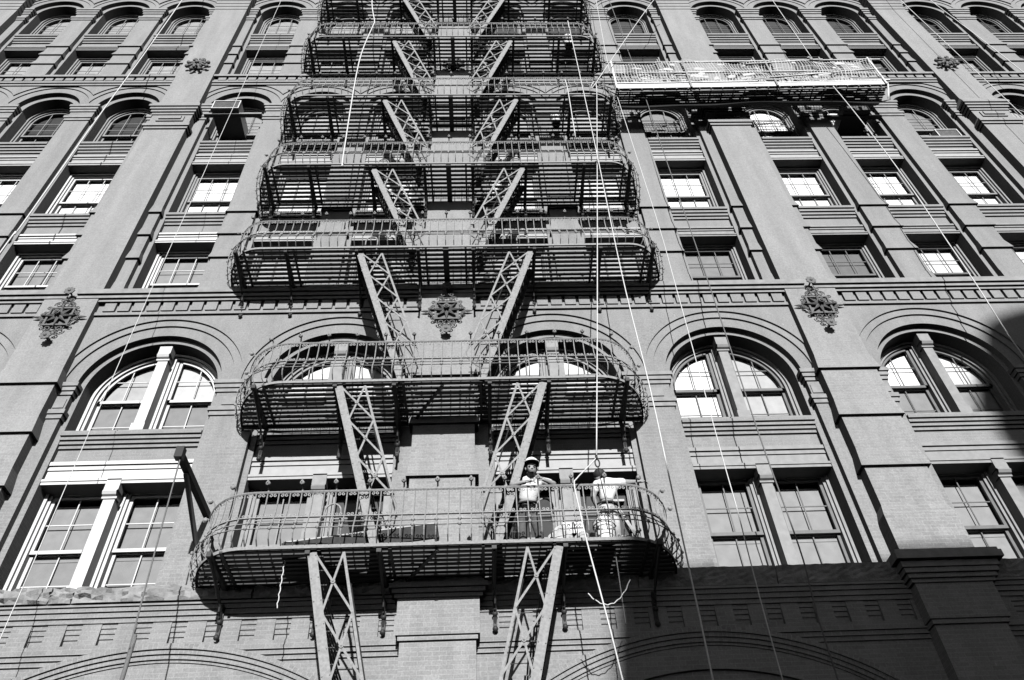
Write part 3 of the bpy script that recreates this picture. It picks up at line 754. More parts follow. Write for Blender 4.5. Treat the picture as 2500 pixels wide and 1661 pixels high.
def make_stair(zb, zt, xbot, xtop, sg):
    st = MB(); xb_, xt_ = sg * xbot, sg * xtop; yF, yR = -1.42, -.86
    B0, T0 = Vector((xb_, yF, zb + .05)), Vector((xt_, yF, zt - .03))
    d = (T0 - B0).normalized()
    st.bar(B0, T0, .135, .016)
    rear = MB(); off = Vector((0, yR - yF, 0)); rear.bar(B0 + off, T0 + off, .135, .016)
    rv = st; L = (T0 - B0).length; k = 0.15; n_ = d.cross(Vector((0, 1, 0)))
    while k < L:
        for u in (-.05, .05): rv.ball(B0 + d * k + n_ * u + Vector((0, -.012, 0)), .011, 5, 3)
        k += .36
    S = st.build('stair', 'ironlight', FE)
    # horizontal inward offset of the hand rail
    o = Vector((-sg * .46, 0, 0)); hr = MB()
    top = T0 + Vector((0, 0, 0)); h0 = B0 + d * 0.9
    hr.bar(h0 + o, top + o, .04, .012)
    x0 = B0 + d * .9
    cyc = .74; n = int(((top - x0).length) // cyc); cyc = (top - x0).length / max(1, n)
    for j in range(n):
        a0, a1 = x0 + d * cyc * j, x0 + d * cyc * (j + 1)
        for p, q in ((a0 + o * .08, a1 + o), (a0 + o, a1 + o * .08)): hr.bar(p + Vector((0, .006 if p is a0 else -.004, 0)), q, .032, .008)
        c = (a0 + a1) / 2 + o * .54; hr.disc((c.x, 0, c.z), .035, yF - .02, yF + .006, 8); hr.ball((c.x, yF - .02, c.z), .015, 6, 4)
    # curved foot of the hand rail
    hp = h0 + o
    hr.tube([hp, hp + Vector((-sg * .06, 0, -.14)), hp + Vector((-sg * .04, 0, -.30)), hp + Vector((sg * .10, 0, -.47)), hp + Vector((sg * .27, 0, -.60)), B0 + d * .12], .013, 5)
    hr.build('handrail', 'ironlight', S)
    rear.build('stringer', 'ironshade', S)
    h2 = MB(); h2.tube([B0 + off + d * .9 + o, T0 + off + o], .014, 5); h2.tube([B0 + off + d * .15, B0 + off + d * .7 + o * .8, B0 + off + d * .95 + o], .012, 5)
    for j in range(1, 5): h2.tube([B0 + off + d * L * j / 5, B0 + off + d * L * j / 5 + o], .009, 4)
    h2.build('handrail', 'ironshade', S)
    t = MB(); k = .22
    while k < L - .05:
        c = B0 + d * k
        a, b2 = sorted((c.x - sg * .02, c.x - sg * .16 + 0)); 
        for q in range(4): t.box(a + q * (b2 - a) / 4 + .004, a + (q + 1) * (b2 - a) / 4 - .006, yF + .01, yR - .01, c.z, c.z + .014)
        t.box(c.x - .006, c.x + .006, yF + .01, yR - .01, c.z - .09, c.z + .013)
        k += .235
    t.build('tread', 'ironshade', S)
    return S
for i in range(6):
    zb, zt = ZF[i], ZF[i + 1]
    for sg in (-1, 1): make_stair(zb, zt, .90 if i == 0 else .70, 1.80, sg)
for sg in (-1, 1):
    make_stair(2.6, ZF[0], .92, 1.80, sg)
    for i, z in enumerate(ZF[:6]):
        h = MB(); x = sg * 1.68
        L = [(x - .13, -1.0, z + .05)] + [(x - .13 * math.cos(a), -1.0, z + .95 + .15 * math.sin(a)) for a in [math.pi * k / 8 for k in range(9)]] + [(x + .13 + .0, -1.0, z + .05)]
        h.tube(L, .016, 6); h.build('handrail_loop', 'iron', FE)
# ------------------------------------------------------------------ wall anchors with a star
def make_anchor(x, z, label, tall=True):
    A = thing('wall_anchor', label, 'wall ornament', (x, PY, z), 'star shaped iron anchor plates on the piers')
    def bx(nm, x0, x1, y0, y1, z0, z1, mat='cast'):
        m_ = MB(); m_.box(x0, x1, y0, y1, z0, z1); return m_.build(nm, mat, A)
    m_ = MB(); m_.box(-.25, .25, -.045, 0, -.27, .27)
    m_.box(-.255, .255, -.09, -.0505, -.275, -.235); m_.box(-.255, .255, -.09, -.0505, .235, .275); m_.box(-.255, -.215, -.09, -.0505, -.2345, .2345); m_.box(.215, .255, -.09, -.0505, -.2345, .2345)
    m_.build('plate', 'cast', A)
    s = MB()
    for k in range(8):
        a = math.pi / 4 * k; L = .27 if k % 2 else .34
        if k % 4 == 0: L = .36
        tip = (L * math.cos(a), L * math.sin(a)); b1, b2 = a - math.pi / 8, a + math.pi / 8; r = .10
        p1, p2 = (r * math.cos(b1), r * math.sin(b1)), (r * math.cos(b2), r * math.sin(b2))
        for u, v in ((p1, tip), (tip, p2)):
            s.face([(0, -.17, 0), (u[0], -.115, u[1]), (v[0], -.115, v[1])])
            s.face([(u[0], -.115, u[1]), (v[0], -.115, v[1]), (v[0], -.05, v[1]), (u[0], -.05, u[1])])
    s.build('star', 'cast', A)
    c = MB(); c.disc((0, 0, 0), .062, -.22, -.14, 14); c.disc((0, 0, 0), .042, -.245, -.2205, 14); c.ball((0, -.24, 0), .03); c.build('boss', 'cast', A)
    w = MB(); t = .010; y = -.06
    def sc(cx, cz, r, a0, turns):
        L = spiral2(cx, cz, r, a0, turns, 14, .3)
        w.tube([(u, y - .02, v) for u, v in L], t * 1.25, 5)
        e = L[-1]; w.ball((e[0], y - .02, e[1]), .018, 6, 4)
    for sx in (-1, 1):
        for sz in (-1, 1):
            def S(cx, cz, r, a0, tu):
                a = math.atan2(sz * math.sin(a0), sx * math.cos(a0)); sc(sx * cx, sz * cz, r, a, tu * sx * sz)
            S(.285, .25, .055, math.pi * 1.2, -1.15); S(.315, .12, .035, math.pi * .9, 1.1); S(.355, .050, .045, math.pi, -1.2)
            S(.13, .36, .085, -math.pi * .1, 1.3); S(.085, .50, .06, math.pi * 1.0, -1.2)
            w.tube([(sx * .25, y, sz * .20), (sx * .30, y, sz * .14), (sx * .35, y, sz * .02)], t, 5)
            w.tube([(sx * .02, y, sz * .30), (sx * .10, y, sz * .44), (sx * .02, y, sz * .56)], t, 5)
    for sx in (-1, 1):
        w.tube([(sx * .36, y, 0), (sx * .44, y, 0), (sx * .49, y, 0), (sx * .55, y, 0)], [.02, .03, .022, .004], 6)
    w.tube([(-.10, y, .42), (.10, y, .42)], .013, 5); w.tube([(-.10, y, -.42), (.10, y, -.42)], .013, 5)
    w.build('scrollwork', 'cast', A)
    for zz, dd in ((.70, .17), (-.66, .16)):
        p = MB(); p.tube([(0, 0, zz * .90), (0, -.05, zz), (0, -dd, zz)], .02, 6); p.disc((0, 0, zz), .105, -dd - .02, -dd, 28, 9); p.ball((0, -dd - .02, zz), .035); p.build('flower', 'cast', A)
    return A
make_anchor(-8.0, 12.60, 'black iron star plate with scrolls on the pier beside the white framed windows')
make_anchor(0.0, 12.60, 'black iron star plate with scrolls between the two stairs of the fire escape')
make_anchor(8.0, 12.60, 'black iron star plate with scrolls on the pier right of the fire escape')
def make_rosette(x, z, label):
    A = thing('wall_anchor', label, 'wall ornament', (x, PY, z), 'small leafy iron anchors high on the piers')
    w = MB(); w.tube([(0, 0, 0), (0, -.20, 0)], .05, 8); w.ball((0, -.2, 0), .07); w.build('boss', 'cast', A)
    l = MB()
    for k in range(8):
        a = math.pi / 4 * k + .39; r = .30; q = (r * math.cos(a), r * math.sin(a))
        l.tube([(0, -.12, 0), (q[0] * .5, -.16, q[1] * .5), (q[0], -.13, q[1])], [.045, .05, .03], 6); l.ball((q[0] * 1.1, -.13, q[1] * 1.1), .065, 7, 5); l.ball((q[0] * .8 - q[1] * .2, -.17, q[1] * .8 + q[0] * .2), .045, 6, 4)
    l.build('leaf', 'cast', A)
make_rosette(-8.0, 24.3, 'small dark leafy iron anchor high on the left pier')
make_rosette(16.0, 24.3, 'small dark leafy iron anchor high on the far right pier')
make_rosette(0.0, 24.3, 'small dark leafy iron anchor behind the slats of an upper fire escape balcony')
# ------------------------------------------------------------------ ropes
def rope(pts, r, label, mat='rope', name='rope', sag=0.0, cat='rope', n=6):
    P = [Vector(p) for p in pts]; out = []
    for i in range(len(P) - 1):
        for k in range(n):
            t = k / n; p0, p1, p2, p3 = P[max(0, i - 1)], P[i], P[i + 1], P[min(len(P) - 1, i + 2)]
            q = 0.5 * ((2 * p1) + (p2 - p0) * t + (2 * p0 - 5 * p1 + 4 * p2 - p3) * t * t + (3 * p1 - p0 - 3 * p2 + p3) * t ** 3)
            out.append(q)
    out.append(P[-1])
    mb = MB(); mb.tube([q - P[0] for q in out], r, 6); o = mb.build(name, mat, None, P[0]); return tag(o, label, cat)
rope([(3.629, -1.64, 25.02), (3.60, -1.72, 21.0), (3.567, -1.78, 17.034), (3.502, -1.85, 12.188), (3.506, -2.0, 9.006), (3.464, -2.1, 6.939), (3.428, -2.2, 5.5), (3.372, -2.35, 3.94), (3.2, -2.7, 0.0), (3.1, -3.0, -1.6)], .0115, 'longest white rope slanting from an upper balcony over the right side of the fire escape')
rope([(7.4, -1.2, 28.6), (6.734, -1.3, 27.375), (3.997, -1.66, 20.66), (3.99, -1.67, 20.3), (3.069, -1.69, 12.432), (2.498, -1.70, 7.743)], .0115, 'white rope dropping straight to the black hook above the bending man')
rope([(2.498, -1.70, 7.743), (2.33, -1.69, 7.56), (2.155, -1.66, 7.386), (2.10, -1.67, 7.25), (2.14, -1.70, 6.7), (2.18, -1.74, 6.183), (2.39, -1.85, 4.184), (2.55, -2.0, 1.5), (2.7, -2.2, -1.6)], .0115, 'white rope hitched to a rail finial and hanging below the lowest balcony')
rope([(5.05, -1.0, 30.5), (4.987, -1.0, 28.465), (4.76, -1.0, 23.601), (4.728, -1.05, 21.258), (4.802, -1.1, 15.181), (4.768, -1.15, 12.542), (4.69, -1.2, 8.291), (4.681, -1.2, 7.047), (4.633, -1.25, 6.012), (4.592, -1.3, 4.341), (4.55, -1.4, -1.6)], .009, 'thin pale line hanging full height just right of the fire escape')
rope([(5.5, -.9, 30.5), (5.503, -0.9, 28.541), (5.566, -0.9, 23.964), (5.578, -0.95, 22.045), (5.54, -1.0, 17.723), (5.548, -1.0, 14.125), (5.539, -1.0, 11.558), (5.52, -1.0, 8.733), (5.547, -1.0, 6.479), (5.492, -1.0, 5.625), (5.456, -1.0, 4.438), (5.4, -1.0, -1.6)], .012, 'dark grey rope crossing the twin arched window right of the fire escape', 'ropegrey')
rope([(11.4, -.95, 30.0), (11.311, -1.0, 28.314), (11.036, -1.2, 23.262)], .0115, 'white suspension rope holding the right end of the netted scaffold')
rope([(11.0, -1.27, 21.25), (11.10, -1.25, 19.5), (11.20, -1.2, 16.71), (11.116, -1.2, 13.807), (11.119, -1.15, 12.401), (11.092, -1.1, 11.078), (11.081, -1.1, 10.369), (11.07, -1.1, 4.0), (11.07, -1.1, -1.6)], .013, 'pale tail rope trailing below the right end of the netted scaffold')
rope([(16.15, -.9, 31), (16.125, -0.9, 28.579), (16.088, -1.0, 19.894), (16.0, -1.1, 10)], .0115, 'white rope running down the far right pier over its small iron anchor')
rope([(17.2, -.9, 31), (17.233, -0.9, 28.657), (17.51, -1.0, 22.626), (17.7, -1.1, 12)], .013, 'white rope at the extreme upper right beside the last arched windows')
rope([(-9.32, -1.1, 31), (-9.33, -1.1, 28.195), (-9.369, -1.1, 23.931), (-9.454, -1.1, 19.674), (-9.504, -1.1, 14.989), (-9.555, -1.1, 14.037), (-9.6, -1.1, 5)], .016, 'white rope hanging left of the left pier in front of the upper windows')
rope([(-6.03, -1, 31), (-6.03, -1.0, 28.313), (-6.048, -1.0, 17.194), (-6.064, -1.0, 13.027), (-6.055, -1.0, 10.601), (-6.035, -1.0, 8.376), (-6.009, -1.0, 6.215), (-6.007, -1.0, 5.667), (-6.0, -1.0, 4.0)], .007, 'thin pale line hanging in front of the white framed windows left of the fire escape')
rope([(3.173, -1.66, 20.90), (3.19, -1.68, 20.2), (3.164, -1.63, 17.8)], .013, 'short white rope tied between the rails of two upper balconies on the right side')
rope([(-2.80, -1.5, 31.0), (-2.711, -1.55, 27.133), (-2.44, -1.64, 24.98), (-2.45, -1.67, 24.6), (-2.628, -1.68, 21.98), (-2.50, -1.70, 17.0), (-2.467, -1.70, 16.52), (-2.49, -1.70, 16.42)], .017, 'thick white rope slung over an upper balcony rail on the left with a frayed end')
def wavy(a, b, n, amp, sag):
    A, Bv = Vector(a), Vector(b); L = []
    for k in range(n + 1):
        t = k / n; q = A.lerp(Bv, t); q.z -= sag * 4 * t * (1 - t); q.x += amp * math.sin(k * 1.5) * .6; q.z += amp * math.cos(k * 1.5); L.append(q)
    return L
rope(wavy((2.146, -1.45, 5.567), (2.78, -1.38, 5.80), 26, .007, .26), .008, 'crinkled pale wire hanging in a loop under the right side of the lowest balcony', name='wire', cat='wire', n=2)
rope(wavy((-2.235, -1.2, 6.36), (-2.222, -1.2, 5.62), 22, .012, 0), .008, 'crinkled pale wire dangling under the left side of the lowest balcony', name='wire', cat='wire', n=2)
rope([(2.663, -1.2, 6.40), (2.659, -1.2, 5.686), (2.656, -1.2, 5.223)], .009, 'short straight line dangling through the slats below the white bucket', 'ropegrey')
# hook and block over the second man
H = thing('rope_hook', 'black hook block hanging from a rope above the bending man', 'hook', (2.498, -1.70, 7.73))
h = MB(); h.tube([(0, 0, .06), (0, 0, -.02)], .02, 6); h.build('shank', 'black', H)
h = MB(); h.tube([(.035 * math.sin(a), 0, -.09 + .075 * math.cos(a)) for a in [2 * math.pi * k / 14 for k in range(14)]], .012, 6); h.build('ring', 'black', H)
h = MB(); h.tube([(.0, 0, -.16), (.03, 0, -.6), (.08, 0.05, -1.0)], .008, 5); h.build('line', 'black', H)
# ------------------------------------------------------------------ cantilevered arm with its rope, left of the lowest balcony
A = thing('hoist_arm', 'black timber hoist arm jutting out beside the left end of the lowest balcony', 'hoist', (-3.94, -.23, 7.80))
m_ = MB(); m_.box(-.045, .045, -1.70, .0, -.02, .10); m_.build('beam', 'wood', A)
m_ = MB(); m_.bar((0, -1.28, -.03), (-.01, -.02, -.62), .07, .06, (1, 0, 0)); m_.build('brace', 'tan', A)
m_ = MB(); m_.box(-.06, .06, -1.74, -1.62, -.05, .15); m_.build('cap', 'black', A)
rope([(-3.93, -1.88, 7.90), (-3.92, -1.90, 7.80), (-3.84, -1.90, 6.0), (-3.76, -1.90, 4.42), (-3.74, -1.90, 4.0)], .0115, 'grey rope hanging from the tip of the black hoist arm', 'ropegrey')
rope([(-3.76, -1.90, 4.95), (-3.755, -1.90, 4.75), (-3.75, -1.90, 4.42), (-3.72, -1.92, -1.0)], .028, 'thicker dark lower length spliced to the hoist arm rope', 'ropegrey')
# ------------------------------------------------------------------ suspended scaffold
SC = thing('suspended_scaffold', 'long pale aluminium swing stage wrapped in torn netting and hung across the upper right windows', 'scaffold', (4.68, -1.25, 21.16))
def sz(x): return .025 * x       # rises to the right
LN = 7.98
def sbar(mb, x0, z0, x1, z1, y, w=.05, t=.03): mb.bar((x0, y, z0 + sz(x0)), (x1, y, z1 + sz(x1)), w, t)
m_ = MB()
m_.bar((0, 0, .15), (LN, 0, .15 + sz(LN)), .26, .02); m_.build('toe_board', 'alu', SC)
m_ = MB(); m_.bar((0, -.02, .31), (4.2, -.02, .31 + sz(4.2)), .05, .03); m_.bar((3.9, .0, .30), (LN + .18, .0, .30 + sz(LN)), .05, .04); m_.build('toe_rail', 'alu', SC)
for z, w, x0, x1 in ((1.60, .06, -.1, 8.35), (.93, .05, -.25, 7.4)):
    m_ = MB(); m_.tube([(x0, -.03, z + sz(x0)), (x1, -.03, z + sz(x1) - (.06 if z < 1 else 0))], .028, 8); m_.build('rail', 'alu', SC)
m_ = MB(); m_.tube([(4.1, -.06, 1.35 + sz(4)), (6.55, -.05, 1.62 + sz(6.6))], .025, 8); m_.build('pole', 'alu', SC)
m_ = MB(); m_.tube([(4.6, -.07, .42 + sz(5)), (8.15, -.03, 1.0 + sz(8))], .024, 8); m_.build('pole', 'alu', SC)
for x in (0.02, 2.18, 4.70, 7.93):
    m_ = MB(); m_.bar((x + .05, -.045, 1.72 + sz(x)), (x, -.045, -.03 + sz(x)), .05, .03); m_.build('post', 'alu' if x not in (2.18, 4.7) else 'aludark', SC)
m_ = MB()
for x in (2.2, 4.75, 7.9): m_.tube([(x, .50, 1.3 + sz(x)), (x, .50, sz(x))], .02, 6)
m_.tube([(0, .50, 1.3), (LN, .50, 1.3 + sz(LN))], .02, 6); m_.build('back_rail', 'aludark', SC)
m_ = MB(); x = 0
for k in range(7):
    y = .03 + k * .075; m_.bar((0, y, .02), (LN, y, .02 + sz(LN)), .012, .055, (0, 1, 0))
m_.build('deck', 'aludark', SC)
m_ = MB(); k = 0; x = .08
while x < LN: m_.bar((x, .0, -.01 + sz(x)), (x, .55, -.01 + sz(x)), .03, .035, (1, 0, 0)); x += .335
for y in (.07, .28, .50): m_.bar((0, y, -.04), (LN, y, -.04 + sz(LN)), .03, .03)
m_.build('joist', 'aludark', SC)
# right end frame: a folded A
m_ = MB(); m_.tube([(LN, -.03, .05 + sz(LN)), (LN - .02, .25, -.42 + sz(LN)), (LN + .02, .5, -.05 + sz(LN))], .028, 6); m_.build('end_frame', 'alu', SC)
# netting with a loose weave and gathered places
m_ = MB(); nx, nz = 92, 13
def nd(x, z):
    return (x + .03 * math.sin(z * 5 + x * 1.3) + (.10 * (z - .35) if x > 6.9 else 0), -.035 + .035 * math.sin(x * 2.1 + z * 4) + .02 * math.sin(x * 7), z + sz(x) + .03 * math.sin(x * 1.9) * math.sin(z * 3.1) + .012 * math.sin(x * 9))
holes = lambda x, z: (2.0 < x < 2.5 and .6 < z < .8) or (5.4 < x < 5.65 and 1.0 < z < 1.2)
for i in range(nx + 1):
    x = .05 + (LN - .1) * i / nx; th = .010 + .006 * abs(math.sin(i * 1.7)) + (.010 if rnd.random() < .25 else 0)
    P = [Vector(nd(x, .36 + (1.24) * k / 10)) for k in range(11)]
    for a, b_ in zip(P, P[1:]): m_.bar(a, b_, th * .9, .004)
for k in range(nz + 1):
    z = .36 + 1.24 * k / nz; th = .008 + (.014 if rnd.random() < .3 else 0)
    P = [Vector(nd(.05 + (LN - .1) * i / 60, z)) for i in range(61)]
    for j, (a, b_) in enumerate(zip(P, P[1:])):
        if not holes(a.x, z): m_.bar(a, b_, th * .9 * rnd.uniform(.6, 1.5), .004)
for q in range(34):       # knots, torn and bunched patches of net
    x = rnd.uniform(.1, LN - .3); z = rnd.uniform(.38, 1.4); w = rnd.uniform(.08, .34); hh = rnd.uniform(.05, .14)
    c = [Vector(nd(x + a, z + b_)) + Vector((rnd.uniform(-.02, .02), -.012, rnd.uniform(-.02, .02))) for a, b_ in ((0, 0), (w, 0), (w, hh), (w * .4, hh * 1.3), (0, hh))]
    m_.face(c)
m_.build('netting', 'net', SC)
m_ = MB()       # dust sheet lying bunched on the deck behind the net
nxx = 70
P = {}
for i in range(nxx + 1):
    for k in range(7):
        x = .2 + (LN - .6) * i / nxx; z = .05 + .2 * k + .05 * math.sin(x * 3 + k); P[i, k] = (x, .10 + .05 * math.sin(x * 4.3 + k * 1.7) + .03 * math.sin(x * 11), z * (.75 + .35 * math.sin(x * 1.3) ** 2) + sz(x))
for i in range(nxx):
    for k in range(6):
        if (k < 2 + 2.2 * math.sin(i * .23) ** 2) and rnd.random() < .9: m_.face([P[i, k], P[i + 1, k], P[i + 1, k + 1], P[i, k + 1]], smooth=True)
m_.build('dust_sheet', 'cloth', SC)
m_ = MB(); n = 60; P = {}
for i in range(n + 1):
    x = .05 + (LN - .35) * i / n; sag = .30 + .08 * math.sin(x * .9 + .5) + .03 * math.sin(x * 2.7)
    for k in range(7):
        t = k / 6; P[i, k] = (x, .55 - .34 * math.sin(math.pi * t) * .6 - .05 * t, -.03 - sag * math.sin(math.pi * min(1, t * .8)) + sz(x) - .04 * t)
for i in range(n):
    for k in range(6): m_.face([P[i, k], P[i + 1, k], P[i + 1, k + 1], P[i, k + 1]], smooth=True)
m_.build('tarpaulin', 'tarp', SC)
for x in (6.15, 6.12):
    m_ = MB(); z0 = 1.62 if x == 6.15 else .98
    for q in range(7): m_.ball((x + rnd.uniform(-.06, .06), -.08, z0 + sz(6) + rnd.uniform(-.09, .09)), rnd.uniform(.03, .06), 6, 4)
    m_.build('rope_knot', 'aludark', SC)
# ------------------------------------------------------------------ air conditioners
def grille(mb, x0, x1, z0, z1, y, n):
    for k in range(n): z = z0 + (z1 - z0) * (k + .5) / n; mb.box(x0, x1, y - .006, y, z - .004, z + .004)
def make_ac(loc, w, h, d, label, beam=None, dark=False):
    A = thing('air_conditioner', label, 'air conditioner', loc, 'air conditioners in the arched windows')
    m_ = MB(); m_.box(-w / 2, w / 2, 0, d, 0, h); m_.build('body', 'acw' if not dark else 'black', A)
    m_ = MB(); t = .025
    m_.box(-w / 2 - .004, w / 2 + .004, -.03, -.0005, h - t, h + .004); m_.box(-w / 2 - .004, w / 2 + .004, -.03, -.0005, -.004, t); m_.box(-w / 2 - .004, -w / 2 + t, -.03, -.0005, t, h - t); m_.box(w / 2 - t, w / 2 + .004, -.03, -.0005, t, h - t)
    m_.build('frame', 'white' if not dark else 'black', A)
    m_ = MB(); m_.box(-w / 2 - .003, w / 2 + .003, .001, d, -.02, -.0005); m_.build('underside_shade', 'black', A)  # added black sheet that paints the shade under the unit
    m_ = MB(); grille(m_, -w / 2 + t, w / 2 - t, t, h - t, -.001, 16); m_.build('grille', 'aludark', A)
    if beam:
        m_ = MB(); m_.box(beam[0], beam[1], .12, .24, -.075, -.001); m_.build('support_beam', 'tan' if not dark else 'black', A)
    return A
make_ac((-6.50, -.62, 21.33), .76, .44, .95, 'big white framed air conditioner on a beam left of the fire escape', (-.62, 1.02))
make_ac((12.02, -.42, 21.36), .80, .34, .75, 'air conditioner coloured black for shade on a beam in an arched window under the scaffold', (-.85, .78), True)  # black colouring paints in the shadow of the scaffold
make_ac((14.62, -.06, 20.43), .68, .43, .40, 'small white air conditioner on the sill of an arched window at right')
# ------------------------------------------------------------------ things on the balconies
def bucket(loc, label, r=.15, h=.36, tilt=None):
    A = thing('bucket', label, 'bucket', loc, 'white plastic buckets on the fire escape')
    m_ = MB(); n = 20; ro = []
    prof = [(0.0, 0.0), (r * .86, 0), (r * .9, h * .5), (r * .97, h * .8), (r * 1.05, h * .8), (r * 1.05, h * .84), (r, h * .85), (r * 1.03, h), (r * .96, h), (r * .84, .01), (0, .01)]
    for (ra, za), (rb, zb) in zip(prof, prof[1:]):
        for k in range(n):
            a, b_ = 2 * math.pi * k / n, 2 * math.pi * (k + 1) / n
            m_.face([(ra * math.cos(a), ra * math.sin(a), za), (ra * math.cos(b_), ra * math.sin(b_), za), (rb * math.cos(b_), rb * math.sin(b_), zb), (rb * math.cos(a), rb * math.sin(a), zb)], smooth=True)
    m_.build('body', 'plastic', A)
    m_ = MB(); m_.tube([(r * 1.05 * math.cos(a), -.03 - .12 * math.sin(a), h * .82 - .14 * math.sin(a)) for a in [math.pi * k / 12 for k in range(13)]], .006, 5); m_.build('handle', 'black', A)
    return A
bucket((2.54, -1.25, 6.445), 'white bucket at the rail in front of the bending man', .17, .40)
bucket((3.62, -1.20, 24.165), 'tall white bucket near the right end of an upper balcony', .16, .55)
bucket((2.94, -.62, 20.34), 'white bucket seen from below through the slats of the sixth floor balcony', .15, .38)
def heap(loc, sx, sy, sz_, label, seed, mat='cloth'):
    rr = random.Random(seed); m_ = MB(); n, k2 = 22, 9; ph = [rr.uniform(0, 6) for _ in range(8)]
    P = {}
    for i in range(k2 + 1):
        th = math.pi / 2 * i / k2
        for k in range(n):
            a = 2 * math.pi * k / n
            f = 1 + .16 * math.sin(3 * a + ph[0] + 2 * th) + .10 * math.sin(7 * a + ph[1] + 4 * th) + .08 * math.sin(5 * th * 2 + ph[2] + 2 * a)
            P[i, k] = (sx * f * math.sin(th + .02) * math.cos(a), sy * f * math.sin(th + .02) * math.sin(a), sz_ * (math.cos(th) * (1 + .25 * math.sin(2 * a + ph[3]) * math.sin(th))))
    for i in range(k2):
        for k in range(n): j = (k + 1) % n; m_.face([P[i, k], P[i, j], P[i + 1, j], P[i + 1, k]], smooth=True)
    return tag(m_.build('dust_sheet', mat, None, loc), label, 'dust sheet')
heap((1.86, -1.22, 6.45), .20, .17, .36, 'crumpled pale dust sheet heaped between the two men, its taller half', 3)
heap((2.20, -1.22, 6.45), .16, .15, .24, 'low crumpled white dust sheet just left of the white bucket', 5)
bx_ = thing('carton', 'white box resting on the crumpled dust sheets between the two men', 'box', (2.08, -1.12, 6.70))
m_ = MB(); m_.box(-.16, .16, -.09, .09, 0, .16); m_.build('body', 'plastic', bx_)
m_ = MB(); m_.box(-.165, .165, -.095, .095, .161, .19); m_.build('lid', 'plastic', bx_)
pk = thing('plank', 'dark scaffold plank with a pale edge leaning low across the lowest balcony', 'plank', (-2.30, -1.22, 6.50))
m_ = MB(); m_.bar((0, 0, .02), (2.30, .16, .40), .25, .035, (0, 1, 0)); m_.build('board', 'wood', pk)
m_ = MB(); m_.bar((0, 0, .155), (2.29, .16, .535), .022, .045, (0, 1, 0)); m_.build('edge', 'timber', pk)
lad = thing('step_ladder', 'pale wooden step ladder standing behind the bending man', 'ladder', (2.98, -.85, 6.44))
for sg, nm in ((-1, 'a'), (1, 'b')):
    m_ = MB(); m_.bar((-.12, .0, .98), (.22, sg * .14, .0), .05, .03, (0, 1, 0)); m_.build('leg', 'timber', lad)
m_ = MB(); m_.box(-.24, .0, -.12, .12, .98, 1.02); m_.build('top_step', 'timber', lad)
for t in (.25, .5, .75):
    m_ = MB(); m_.box(-.12 + .34 * t - .02, -.12 + .34 * t + .02, -.13 * t, .13 * t, .98 - .98 * t, 1.0 - .98 * t); m_.build('tread', 'timber', lad)
# ------------------------------------------------------------------ people
def skin_obj(name, chains, mat, parent, sub=2, smooth=True):
    """chains: lists of (point, radius) sharing points by equality; grown into one surface"""
    V = []; idx = {}; E_ = set(); rad = []
    def key(p): return (round(p[0], 4), round(p[1], 4), round(p[2], 4))
    for ch in chains:
        prev = None
        for p, r in ch:
            k = key(p)
            if k not in idx: idx[k] = len(V); V.append(p); rad.append(r if isinstance(r, tuple) else (r, r))
            if prev is not None and prev != idx[k]: E_.add((prev, idx[k]))
            prev = idx[k]
    me = bpy.data.meshes.new(name); me.from_pydata(V, list(E_), []); me.update()
    o = bpy.data.objects.new(name, me); col.objects.link(o); o.parent = parent
    md = o.modifiers.new('Skin', 'SKIN'); md.use_smooth_shade = True; md.branch_smoothing = .3
    for i, sv in enumerate(me.skin_vertices[0].data): sv.radius = rad[i]; sv.use_root = (i == 0)
    s = o.modifiers.new('Sub', 'SUBSURF'); s.levels = sub; s.render_levels = sub
    me.materials.append(M[mat])
    return o
def fingers(wrist, palm, dirv, side, curl):
    """palm and five fingers as chains; dirv along the hand, side across it, curl the way they bend"""
    w, p = Vector(wrist), Vector(palm); d = Vector(dirv).normalized(); s = Vector(side).normalized(); c = Vector(curl).normalized(); C = []
    C.append([(tuple(w), (.036, .032)), (tuple(p), (.040, .022))])
    for k, (off, L) in enumerate(((-.030, .070), (-.010, .080), (.010, .076), (.029, .060))):
        a = p + s * off + d * .035; b_ = a + d * L * .45 + c * .012; e = b_ + d * L * .2 + c * L * .38
        C.append([(tuple(p), (.040, .022)), (tuple(a), (.010, .010)), (tuple(b_), (.0092, .0092)), (tuple(e), (.0082, .0082))])
    a = w + (p - w) * .4 - s * .034; b_ = a + d * .035 - s * .012 + c * .01; e = b_ + d * .03 + c * .012
    C.append([(tuple(w), (.036, .032)), (tuple(a), (.013, .013)), (tuple(b_), (.011, .011)), (tuple(e), (.0095, .0095))])
    return C
